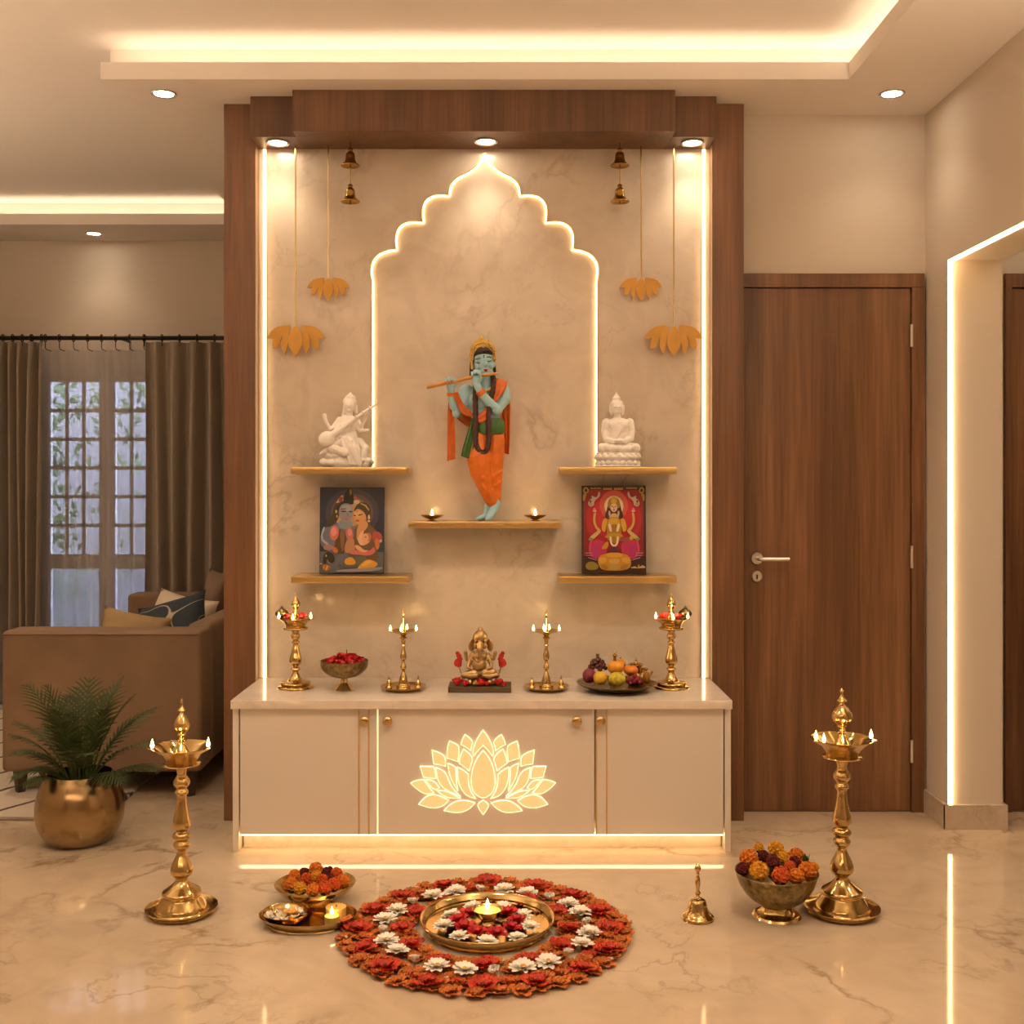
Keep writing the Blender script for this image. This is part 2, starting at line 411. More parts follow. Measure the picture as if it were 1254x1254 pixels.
for i in range(n_leaf):
    a = WX0+i*wl+.045; mb = B()
    for k in range(1, 6): zz = z_m+.02+(z_t-.06-z_m-.02)*k/6; box(mb, a, a+wl-.09, 6.965, 6.985, zz-.011, zz+.011)
    for k in (1, 2): xx = a+(wl-.09)*k/3; box(mb, xx-.010, xx+.010, 6.965, 6.985, z_m, z_t-.05)
    finish('muntin', mb, 'wframe', wn, smooth=False)
    boxo('pane', a, a+wl-.09, 6.973, 6.977, z_m+.01, z_t-.05, 'glass', wn)
    boxo('lower_panel', a, a+wl-.09, 6.970, 6.980, .05, z_m-.05, 'frost', wn)
# a little garden outside
M['hedge'] = plain('garden leaves', (.13, .20, .10), .8, var=.5, vscale=2)
bm = B()
for i in range(46):
    c = Vector((random.choice((-4.4, -3.9, -3.5, -2.6, -2.2))+random.gauss(0, .18), random.uniform(8.3, 8.5), random.uniform(.1, 2.3)))
    for k in range(60):
        p = c+Vector((random.gauss(0, .22), random.gauss(0, .2), random.gauss(0, .22))); s = random.uniform(.02, .045)
        d = Vector((random.uniform(-1, 1), random.uniform(-1, 1), random.uniform(-1, 1))).normalized(); e = d.orthogonal().normalized()
        bm.faces.new([bm.verts.new(p+d*s*1.6), bm.verts.new(p+e*s*.6), bm.verts.new(p-d*s*1.6), bm.verts.new(p-e*s*.6)])
tag(finish('garden_foliage', bm, 'hedge', smooth=False), 'dim green garden foliage outside the window', 'foliage', kind='stuff')
tag(boxo('ground', -7, -.5, 7.05, 12, -.15, -.02, plain('garden ground', (.12, .13, .09), .9)), 'dim garden ground outside the window', 'ground', kind='structure')

tag(boxo('wall_garden', -7, -.3, 9.3, 9.4, -.02, 3.4, plain('garden wall render', (.34, .34, .36), .9)), 'pale garden wall outside the window', 'wall', kind='structure')
CY = 6.74
rod = thing('curtain_rod', 'black curtain rod across the window wall', 'curtain rod', (0, 0, 0))
M['rodm'] = plain('black iron', (.015, .012, .01), .45, .6)
ZR = pz(414, CY)
finish('rod', tube(B(), [(-3.55, CY, ZR), (-1.16, CY, ZR)], .013, 14), 'rodm', rod)
for x in (-3.5, -2.35, -1.2): finish('bracket', tube(B(), [(x, CY, ZR), (x, BY, ZR)], .008, 8), 'rodm', rod)
M['drape'] = plain('taupe curtain fabric', (.33, .275, .215), .85, bump=.12, bscale=400)
def curtain(name, x0, x1, label, folds, y=CY, m='drape', amp=.055, top=.024):
    t = thing(name, label, 'curtain', (0, 0, 0), 'curtains on the black rod')
    bm = B(); n = folds*14; rows = [1.0, .97, .9, .7, .45, .2, 0]; g = []
    ph = random.uniform(0, 6); js = [random.uniform(.75, 1.25) for _ in range(folds+2)]
    for r in rows:
        row = []
        for i in range(n+1):
            u = i/n; q = u*folds; k = js[int(q)]*(.55+.45*min(1, (1-r)*4+.25))
            dx = .010*math.sin(3.1*r+q*1.7+ph)
            row.append(bm.verts.new((x0+(x1-x0)*u+dx, y+.03*0+amp*k*math.sin(2*PI*q+ph)+.012*math.sin(5*PI*q*.37+r*2), .012+(ZR-top-.012)*r)))
        g.append(row)
    for a, b in zip(g, g[1:]):
        for i in range(n): bm.faces.new((a[i], a[i+1], b[i+1], b[i]))
    finish('panel', bm, m, t, angle=3)
    for i in range(folds+1):
        x = x0+(x1-x0)*(i+.0)/folds
        rg = B(); tube(rg, [(x, CY+.021*math.cos(a), ZR+.021*math.sin(a)) for a in [2*PI*k/16 for k in range(17)]], .0035, 6)
        tube(rg, [(x, CY, ZR-.02), (x, CY, ZR-.045), (x, y, ZR-.05)] if y == CY else [(x, CY, ZR-.02), (x, CY, ZR-.058), (x, CY+.012, ZR-.066), (x, y, ZR-.068)], .0025, 6)
        finish('ring', rg, 'rodm', t)
    return t
curtain('curtain', -3.45, px(51, CY), 'taupe curtain left of the sheer curtain', 11)
curtain('curtain', px(177, CY), -1.15, 'taupe curtain between the sheer curtain and the shrine column', 10)
M['sheer'] = bpy.data.materials.new('sheer voile'); M['sheer'].use_nodes = True; nt = M['sheer'].node_tree
for n in list(nt.nodes): nt.nodes.remove(n)
out = N(nt, 'ShaderNodeOutputMaterial'); tr = N(nt, 'ShaderNodeBsdfTransparent'); tl = N(nt, 'ShaderNodeBsdfTranslucent'); df = N(nt, 'ShaderNodeBsdfDiffuse')
tl.inputs[0].default_value = (.86, .86, .90, 1); df.inputs[0].default_value = (.55, .52, .52, 1)
m1 = N(nt, 'ShaderNodeMixShader'); m1.inputs[0].default_value = .32; L(nt, tl.outputs[0], m1.inputs[1]); L(nt, df.outputs[0], m1.inputs[2])
m2 = N(nt, 'ShaderNodeMixShader'); m2.inputs[0].default_value = .74; L(nt, tr.outputs[0], m2.inputs[1]); L(nt, m1.outputs[0], m2.inputs[2])
L(nt, m2.outputs[0], out.inputs[0])
curtain('sheer_curtain', px(46, 6.83), px(182, 6.83), 'white sheer curtain hanging between the taupe curtains', 8, 6.83, 'sheer', .022, .06)

# ---------------------------------------------------------------- rug, sofa, pillows
M['rug'], nt, b = newmat('berber rug'); tc = coords(nt)
sx = N(nt, 'ShaderNodeSeparateXYZ')
nz = N(nt, 'ShaderNodeTexNoise', Scale=9.0, Detail=3.0); L(nt, tc, nz.inputs['Vector'])
wob = mixc(nt, .02, tc, nz.outputs['Color'], 'ADD'); L(nt, wob, sx.inputs[0])
def mth(op, a, b_=None):
    n = N(nt, 'ShaderNodeMath', operation=op)
    for s, v in ((0, a), (1, b_)):
        if v is None: continue
        if hasattr(v, 'links'): L(nt, v, n.inputs[s])
        else: n.inputs[s].default_value = v
    return n.outputs[0]
lines = None
for sg in (1, -1):
    q = mth('ADD', mth('MULTIPLY', sx.outputs[0], 3.4), mth('MULTIPLY', sx.outputs[1], sg*1.9))
    d = mth('ABSOLUTE', mth('SUBTRACT', mth('FRACT', q), .5)); l = mth('LESS_THAN', d, .045)
    lines = l if lines is None else mth('MAXIMUM', lines, l)
L(nt, mixc(nt, lines, (.60, .52, .43), (.10, .075, .055)), b.inputs['Base Color']); b.inputs['Roughness'].default_value = .95
nf = N(nt, 'ShaderNodeTexNoise', Scale=220.0); bumpy(nt, b, nf.outputs['Fac'], .8, .006)
tag(boxo('rug', -3.6, -1.61, 4.42, 6.5, 0, .016, 'rug', None, .006), 'cream rug with dark diamond lines under the sofa', 'rug')

M['sofa'] = plain('taupe velvet', (.215, .135, .078), .8, var=.12, vscale=6, bump=.15, bscale=300)
M['sleg'] = plain('dark wood leg', (.05, .026, .014), .5)
S0, S1, SX0, SX1 = 4.73, 6.45, -2.145, -1.305
sf = thing('sofa', 'taupe upholstered sofa standing sideways before the curtains', 'sofa', (0, 0, 0))
def soft(name, b, bev, m='sofa', parent=sf):
    bm = box(B(), *b); bmesh.ops.bevel(bm, geom=bm.edges[:], offset=bev, segments=4, profile=.55, affect='EDGES')
    return finish(name, bm, m, parent, angle=1.2)
soft('arm', (SX0, SX1, S0, S0+.17, .11, .703), .022); soft('arm', (SX0, SX1, S1-.17, S1, .11, .703), .022)
soft('back', (SX1-.11, SX1, S0+.165, S1-.165, .11, .715), .03)
soft('seat_base', (SX0+.01, SX1-.10, S0+.165, S1-.165, .11, .30), .02)
for k in range(2):
    ya = S0+.17+k*(S1-S0-.34)/2; soft('seat_cushion', (SX0-.0, SX1-.11, ya, ya+(S1-S0-.34)/2, .30, .46), .04)
pipe = B(); tube(pipe, [(SX0+.012, S0-.001, .69), (SX1-.012, S0-.001, .69)], .004, 8); finish('piping', pipe, 'sofa', sf)
for x in (SX0+.06, SX1-.06):
    for y in (S0+.05, S1-.06):
        z0 = .016 if x < -1.7 else 0
        finish('leg', tube(B(), [(x, y, z0), (x, y, .115)], [.021, .034], 4), 'sleg', sf, smooth=False)
def pillow(name, c, size, rot, m, label, parts=None):
    bm = B(); nx = 14; g = {}
    for s in (1, -1):
        for i in range(nx+1):
            for j in range(nx+1):
                u, v = 2*i/nx-1, 2*j/nx-1; e = (1-abs(u)**2.6)*(1-abs(v)**2.6)
                if e < 1e-6 and s < 0: continue
                pin = 1-.10*(1-abs(u)**2)*abs(v)**4; pin2 = 1-.10*(1-abs(v)**2)*abs(u)**4
                g[s, i, j] = bm.verts.new((u*size[0]/2*pin2, s*size[1]/2*e**.5, v*size[2]/2*pin))
    G = lambda s, i, j: g.get((s, i, j)) or g[1, i, j]
    for s in (1, -1):
        for i in range(nx):
            for j in range(nx): bm.faces.new((G(s, i, j), G(s, i+1, j), G(s, i+1, j+1), G(s, i, j+1)))
    o = finish(name, bm, m, angle=2); o.location = c; o.rotation_euler = rot
    return tag(o, label, 'cushion', 'cushions on the sofa')
M['olive'] = plain('ochre linen', (.33, .225, .11), .85, var=.1, bump=.2, bscale=250)
M['cream'] = plain('cream linen', (.60, .49, .38), .85, bump=.2, bscale=250)
M['brownc'] = plain('brown linen', (.16, .105, .07), .85, bump=.2, bscale=250)
M['navy'], nt, b = newmat('navy print fabric')
wv = N(nt, 'ShaderNodeTexWave', Scale=4.2, Distortion=9.0, Detail=1.0); wv.wave_type = 'RINGS'; L(nt, coords(nt), wv.inputs['Vector'])
L(nt, ramp(nt, wv.outputs['Fac'], [(.9955, (.018, .03, .042)), (.998, (.45, .38, .28))]), b.inputs['Base Color']); b.inputs['Roughness'].default_value = .8
pillow('cushion', (-1.70, 5.03, .60), (.31, .15, .33), (-.5, .22, .25), 'olive', 'ochre linen cushion leaning behind the near sofa arm')
pillow('cushion', (-1.565, 5.19, .635), (.36, .15, .34), (-.45, -.28, -.2), 'navy', 'navy cushion with pale looping lines behind the sofa arm')
pillow('cushion', (-1.63, 5.52, .615), (.36, .16, .34), (-.3, .15, -.4), 'cream', 'cream cushion behind the navy one on the sofa')
pillow('cushion', (-1.51, 5.80, .68), (.14, .40, .40), (0, .12, 0), 'brownc', 'dark brown cushion propped against the sofa back')

# unseen uplighters added outside the frame to brighten ceilings and soffits
def uplighter(x, y, label, e):
    t = thing('fill_lamp', label, 'lamp', (x, y, 0))
    finish('base', lathe(B(), [(0, 0), (.14, 0), (.14, .012), (.02, .03), (0, .03)], 32), 'rodm', t)
    finish('pole', tube(B(), [(0, 0, .02), (0, 0, 1.76)], .012, 12), 'rodm', t)
    finish('shade', lathe(B(), [(.012, 1.75), (.10, 1.78), (.17, 1.86), (.168, 1.862), (.098, 1.79), (0, 1.765)], 32), 'goldleaf', t)
    o = spot(0, 0, 1.83, e, 2.9, .5, parent=t, radius=.08); o.rotation_euler = (PI, 0, 0)
uplighter(-2.4, 2.0, 'unseen uplighter added as fill on the left', W_FILL_UP)
uplighter(1.46, 1.7, 'unseen uplighter added as fill on the right', W_FILL_UP)
uplighter(-3.4, 4.3, 'unseen uplighter added as fill beside the rug, left of the sofa', W_FILL_UP*.45)
uplighter(3.2, 4.2, 'unseen uplighter added as fill in the hall', W_FILL_UP*.3)
# ================================================================ the shrine: wood surround, lit marble backdrop
PY, SY = 4.50, 4.488                      # back panel, raised panel front
CFY = 4.42                                # column front
LX0, LX1, RX0, RX1 = px(274, CFY), px(313, CFY), px(872, CFY), px(911, CFY)
sh = thing('shrine_surround', 'walnut shrine surround with lit marble backdrop and scalloped arch', 'shrine', (0, 0, 0))
boxo('column', LX0, LX1, CFY, WY, 0, ZC, 'wood', sh, .002); boxo('column', RX0, RX1, CFY, WY, 0, ZC, 'wood', sh, .002)
CZ = 2.655
boxo('canopy', px(358, 4.26), px(827, 4.26), 4.26, WY, CZ, ZC, 'woodh', sh, .002)
boxo('canopy_block', LX1-.0, px(358, 4.26), 4.33, WY, CZ, ZC, 'woodh', sh, .002); boxo('canopy_block', px(827, 4.26), RX0, 4.33, WY, CZ, ZC, 'woodh', sh, .002)
boxo('marble_backdrop', LX1, RX0, PY, WY, 0, CZ, 'panel', sh)
# arch outline (photo measures, converted at the panel's own depth)
AX = px(593.5, SY)
def ap(x, y): return ((x-593.5)*SY/F, pz(y, SY))
half = [ap(455.5, 573), ap(455.5, 345)]
def arc(p, q, bulge, n=9, s=1):
    p, q = Vector(p), Vector(q); d = q-p; nrm = Vector((-d.y, d.x)).normalized()*d.length*bulge*s; r = []
    for i in range(1, n+1):
        t = i/n; k = math.sin(PI*t)**.85; r.append(tuple(p+d*t+nrm*k))
    return r
half += arc(ap(455.5, 345), ap(485, 305), .30)
half += arc(ap(485, 305), ap(518, 272), .36)
half += arc(ap(518, 272), ap(549.5, 239), .36)
half += smoothprof([ap(549.5, 239), ap(551, 228), ap(559, 218), ap(573, 211), ap(584, 202), ap(593.5, 187)], 3)[1:]
left = [(AX+x, z) for x, z in half]; right = [(AX-x, z) for x, z in half]
zs = half[0][1]-.012
def side(edge, xo):
    bm = B(); zw = zs+.30; ex = edge[0][0]; poly = [(xo, zw), (ex, zw)]+edge[1:]
    v = [bm.verts.new(p) for p in ((xo, SY, zw), (ex, SY, zw), (ex, PY-.001, zs), (xo, PY-.001, zs), (xo, PY-.001, zw), (ex, PY-.001, zw))]
    for q in ((0, 1, 2, 3), (0, 3, 4), (1, 5, 2)): bm.faces.new([v[i] for i in q])   # the slab's foot feathers into the wall
    ztop = CZ; poly += [(edge[-1][0], ztop), (xo, ztop)]
    fs = prism(bm, poly, SY, PY-.001, side=0)
    bm.normal_update(); bmesh.ops.triangulate(bm, faces=[f for f in bm.faces if len(f.verts) > 4]); return bm
finish('arch_panel', side(left, LX1+.03), 'panel', sh, smooth=False); finish('arch_panel', side(right, RX0-.03), 'panel', sh, smooth=False)
M['gilt'] = plain('gilded edge', (.8, .55, .2), .3, 1)
for e, s in ((left, 1), (right, -1)):
    tube_pts = [(x+s*.0035, SY+.006, z-.003) for x, z in e]
    finish('arch_light', tube(B(), tube_pts, .0038, 8), 'archled', sh)
    finish('arch_edging', tube(B(), [(x-s*.001, SY-.001, z+.001) for x, z in e], .0022, 6), 'gilt', sh)
z0 = .55
boxo('side_light', LX1+.018, LX1+.027, SY-.012, SY-.005, z0, CZ-.003, 'strip', sh); boxo('side_light', RX0-.027, RX0-.018, SY-.012, SY-.005, z0, CZ-.003, 'strip', sh)
boxo('light_channel', LX1+.0, LX1+.03, SY-.005, PY-.001, z0, CZ-.002, 'lacquer', sh); boxo('light_channel', RX0-.03, RX0, SY-.005, PY-.001, z0, CZ-.002, 'lacquer', sh)
for x, y, n in ((px(340, 4.40), 4.40, 'left end'), (px(595, 4.385), 4.385, 'middle'), (px(848, 4.40), 4.40, 'right end')):
    downlight(x, y, CZ, 'bright downlight under the %s of the wooden canopy' % n, W_CANOPY, .034, 'canopy downlights', 1.7)

# shelves
def shelf(x0, x1, yt, label):
    z = pz(yt, 4.32)
    t = thing('wall_shelf', label, 'shelf', (0, 0, 0), 'brass wall shelves')
    bm = box(B(), px(x0, 4.32), px(x1, 4.32), 4.32, SY if yt < 600 else PY, z-.026, z, .002); finish('board', bm, 'shelf', t)
    return z
ZS1 = shelf(356, 500, 572, 'satin brass shelf under the white lute-player statue'); shelf(685, 829, 572, 'satin brass shelf under the white meditating statue')
ZS2 = shelf(500, 686, 638.5, 'satin brass shelf under the blue flute player')
ZS3 = shelf(356, 500, 706, 'satin brass shelf under the picture of a couple'); shelf(685, 829, 706, 'satin brass shelf under the red picture')

# ---------------------------------------------------------------- cabinet and worktop
CF = 4.05
def cx(x): return px(x, CF)
def cz(y): return pz(y, CF)
tag(boxo('worktop', px(282, 4.03), px(897, 4.03), 4.03, 4.499, .516, .5475, 'top', None, .0025), 'pale marble worktop on the white shrine cabinet', 'worktop')
cb = thing('cabinet', 'low cream shrine cabinet with a lit lotus on its middle door', 'cabinet', (0, 0, 0))
bm = B(); box(bm, cx(294), cx(886), CF+.03, 4.41, .062, .514); finish('carcass', bm, 'lacquer', cb, smooth=False)
boxo('plinth', cx(294), cx(886), CF+.055, CF+.07, 0, .062, 'top', cb)
boxo('side_panel', cx(285), cx(292.5), CF-.002, 4.415, 0, .516, 'lacquer', cb, .0015); boxo('side_panel', cx(887.5), cx(895), CF-.002, 4.415, 0, .516, 'lacquer', cb, .0015)
boxo('plinth_light', cx(294), cx(886), CF+.012, CF+.024, .055, .0615, 'toe', cb)
zt, zb = .513, cz(1022)
def door_front(x0, x1, kx):
    d = boxo('door', cx(x0), cx(x1), CF, CF+.02, zb, zt, 'lacquer', cb, .0015)
    k = finish('knob', lathe(B(), smoothprof([(.006, 0), (.006, .012), (.016, .015), (.0185, .021), (.016, .027), (.008, .030), (0, .0305)], 2), 28), 'goldleaf', d)
    k.rotation_euler = (PI/2, 0, 0); k.location = (cx(kx), CF, cz(882)); return d
door_front(294, 451.2, 447); mid = door_front(463.2, 728, 475); door_front(731, 886, 735)
k = finish('knob', lathe(B(), smoothprof([(.006, 0), (.006, .012), (.016, .015), (.0185, .021), (.016, .027), (.008, .030), (0, .0305)], 2), 28), 'goldleaf', mid)
k.rotation_euler = (PI/2, 0, 0); k.location = (cx(706), CF, cz(882))
boxo('filler_strip', cx(452), cx(461.5), CF+.001, CF+.02, zb, zt, 'lacquer', cb)
for x in (439.5, 451.6, 720.5+22.5, 730.2): boxo('gold_inlay', cx(x)-.0025, cx(x)+.0025, CF-.0018, CF+.004, zb, zt, 'inlay', cb)
boxo('inlay_light', cx(462.4)-.002, cx(462.4)+.002, CF-.001, CF+.004, zb, zt, emit('inlay strip', (1, .74, .38), .34), cb)
# lotus of lit onyx petals
LO = [([(622, 55), (585, 105), (557, 160), (538, 225), (545, 268), (585, 215), (622, 178), (659, 215), (699, 268), (706, 225), (687, 160), (659, 105)], (0, 4, 6, 8), 0),
 ([(622, 215), (575, 270), (540, 350), (525, 440), (530, 510), (560, 565), (622, 600), (684, 565), (714, 510), (719, 440), (704, 350), (669, 270)], (0,), 0),
 ([(622, 607), (565, 645), (622, 725), (679, 645)], (0, 2), 0),
 ([(478, 90), (452, 140), (445, 172), (485, 190), (525, 222), (530, 180), (545, 150), (510, 112)], (0, 2, 4), 1),
 ([(355, 143), (338, 200), (336, 280), (375, 290), (425, 308), (438, 185), (400, 160)], (0, 2, 4), 1),
 ([(218, 214), (232, 325), (280, 330), (325, 345), (328, 265), (275, 232)], (0, 1, 3), 1),
 ([(125, 341), (150, 430), (250, 440), (248, 380), (230, 342)], (0, 1, 2, 4), 1),
 ([(50, 472), (95, 520), (165, 565), (237, 552), (190, 500), (155, 445), (95, 452)], (0, 3, 5), 1),
 ([(465, 205), (438, 270), (433, 320), (480, 350), (513, 382), (525, 330), (545, 285), (510, 235)], (0, 2, 4), 1),
 ([(342, 318), (350, 380), (370, 450), (425, 540), (410, 450), (410, 355), (380, 330)], (0, 3, 5), 1),
 ([(419, 347), (418, 420), (440, 510), (490, 575), (565, 600), (520, 530), (505, 460), (508, 407), (470, 372)], (0, 4, 7), 1),
 ([(248, 350), (262, 450), (300, 510), (380, 553), (445, 580), (385, 520), (350, 450), (332, 400), (300, 370)], (0, 4), 1),
 ([(165, 447), (205, 500), (245, 528), (278, 512), (250, 470), (215, 450)], (0, 2, 3), 1),
 ([(255, 532), (300, 570), (360, 595), (445, 594), (380, 556), (310, 530)], (0, 3), 1),
 ([(112, 642), (155, 590), (215, 560), (290, 575), (352, 612), (310, 655), (240, 675), (170, 662)], (0, 4), 1),
 ([(312, 692), (360, 640), (430, 608), (500, 610), (560, 630), (520, 675), (460, 706), (390, 708)], (0, 4), 1)]
def petal(poly, keep):
    p = chaikin([(cx(495+x/6.431), cz(885+y/6.431)) for x, y in poly], keep, 2); bm = B()
    fs = prism(bm, p, CF-.004, CF+.002, mi=1, side=1)
    bmesh.ops.recalc_face_normals(bm, faces=bm.faces)
    bmesh.ops.inset_region(bm, faces=[fs[0]], thickness=.0018, depth=0, use_even_offset=True); fs[0].material_index = 0
    finish('petal', bm, ['petal', 'petaledge'], mid, smooth=False)
for poly, keep, mir in LO:
    petal(poly, keep)
    if mir: petal([(1244-x, y) for x, y in poly], keep)

# ---------------------------------------------------------------- hanging lotuses and bells
def pendant(x, ytop, w, label):
    Y = 4.445; s = w/238.0*Y/F; z1 = pz(ytop, Y); X = px(x, Y)
    t = thing('lotus_pendant', label, 'hanging ornament', (X, Y, z1), 'gold lotus pendants under the canopy')
    finish('cord', tube(B(), [(0, 0, -.008), (0, 0, CZ-z1)], .0032, 8), 'goldleaf', t)
    c = [(320, 1168), (292, 1125), (290, 1088), (303, 1055), (320, 1040), (337, 1055), (350, 1088), (348, 1125)]
    sd = [[(275, 1160), (259, 1122), (262, 1087), (283, 1043), (300, 1040), (290, 1075), (288, 1120)],
          [(224, 1134), (222, 1102), (240, 1070), (279, 1040), (288, 1045), (258, 1085), (247, 1131)],
          [(199, 1090), (211, 1064), (240, 1040), (290, 1035), (255, 1058), (226, 1093)]]
    k = [(c, (0, 4))]
    for i, q in enumerate(sd): k += [(q, (0, 3)), ([(640-a, b) for a, b in q], (0, 3))]
    for i, (q, kp) in enumerate(k):
        bm = B(); mx_, my_ = sum(a for a, _ in q)/len(q), sum(b for _, b in q)/len(q); q = [(mx_+(a-mx_)*(1.08 if len(q) < 8 else 1.04), my_+(b-my_)*1.05) for a, b in q]; p = chaikin([((a-320)*s, (1035-b)*s) for a, b in q], kp, 2); d = .0055*((i+1)//2)
        prism(bm, p, -.006+d*.6, .002+d*.6); bm.normal_update(); bmesh.ops.triangulate(bm, faces=[f for f in bm.faces if len(f.verts) > 4])
        finish('petal', bm, 'pendant', t, smooth=False)
pendant(362, 398, 68, 'large gold lotus pendant on a long cord, left of the arch')
pendant(402, 340, 50, 'small gold lotus pendant on a shorter cord, left of the arch')
pendant(785, 340, 50, 'small gold lotus pendant on a shorter cord, right of the arch')
pendant(825, 398, 68, 'large gold lotus pendant on a long cord, right of the arch')
def bells(x, label):
    Y = 4.405; X = px(x, Y); t = thing('hanging_bells', label, 'bells', (X, Y, 0), 'paired brass bells under the canopy')
    finish('cord', tube(B(), [(0, 0, pz(226, Y)), (0, 0, CZ)], .0016, 6), 'bell', t)
    k = Y/F/3.485; pr = [(0, 0), (8, 3), (12, 10), (8, 15), (16, 22), (20, 32), (21, 45), (24, 57), (32, 68), (40, 73), (41, 78), (36, 80), (28, 76), (0, 74)]
    for yz in (181, 225):
        b = finish('bell', lathe(B(), smoothprof([(r*k, -z*k) for r, z in pr], 2), 28), 'bell', t); b.location = (0, 0, pz(yz, Y))
        c = B(); tube(c, [(0, 0, -70*k), (0, 0, -84*k)], 2.5*k, 6); blob(c, (0, 0, -86*k), 5*k, u=10, v=8); finish('clapper', c, 'bell', b)
bells(429, 'two dark brass bells hanging in a line, left of the arch tip')
bells(759, 'two dark brass bells hanging in a line, right of the arch tip')

# ---------------------------------------------------------------- framed prints
COLS = {}
def colr(c):
    if c not in COLS: COLS[c] = plain('print ink', c, .45); 
    return COLS[c]
def ell(cx_, cy_, rx, ry, n=22, a0=0):
    return [(cx_+rx*math.cos(2*PI*i/n)*math.cos(a0)-ry*math.sin(2*PI*i/n)*math.sin(a0), cy_+rx*math.cos(2*PI*i/n)*math.sin(a0)+ry*math.sin(2*PI*i/n)*math.cos(a0)) for i in range(n)]
def picture(x, w, h, zz, layers, label, box_, org):
    Y = 4.438; t = thing('framed_print', label, 'picture', (px(x, Y), Y, zz), 'devotional prints on the lower shelves')
    t.rotation_euler = (-.05, 0, 0)
    s = Y/F; W, Hh = w*s, h*s
    boxo('board', -W/2, W/2, 0, .014, 0, Hh, plain('print board', (.03, .02, .018), .5), t, .0015)
    bm = B(); mats = []; x0, x1, y0, y1 = box_
    def cv(p): return (-W/2+W*(p[0]-x0)/(x1-x0), Hh*(y1-p[1])/(y1-y0))
    for i, (c, poly, sm) in enumerate(layers):
        m = colr(c)
        if m not in mats: mats.append(m)
        q = chaikin(poly, (), sm) if sm else poly
        q = [(min(max(a, x0+8), x1-8), min(max(b, y0+8), y1-8)) for a, b in q]
        q = [cv(p) for p in q]; yy = -.0004-.00012*i
        f = bm.faces.new([bm.verts.new((a, yy, b)) for a, b in q]); f.material_index = mats.index(m)
    bm.normal_update(); bmesh.ops.triangulate(bm, faces=[f for f in bm.faces if len(f.verts) > 4])
    for f in bm.faces:
        f.normal_update()
        if f.normal.y > 0: f.normal_flip()
    me = bpy.data.meshes.new('print'); bm.to_mesh(me); bm.free()
    for m in mats: me.materials.append(m)
    o = bpy.data.objects.new('print', me); C.objects.link(o); o.parent = t
R_ = lambda a, b, c, d: [(a, b), (c, b), (c, d), (a, d)]
dk, gr, skin, olv, peach, orn, yel, pink = (.012, .011, .012), (.26, .25, .27), (.62, .33, .13), (.05, .035, .012), (.75, .42, .22), (.55, .15, .03), (.75, .36, .02), (.60, .16, .13)
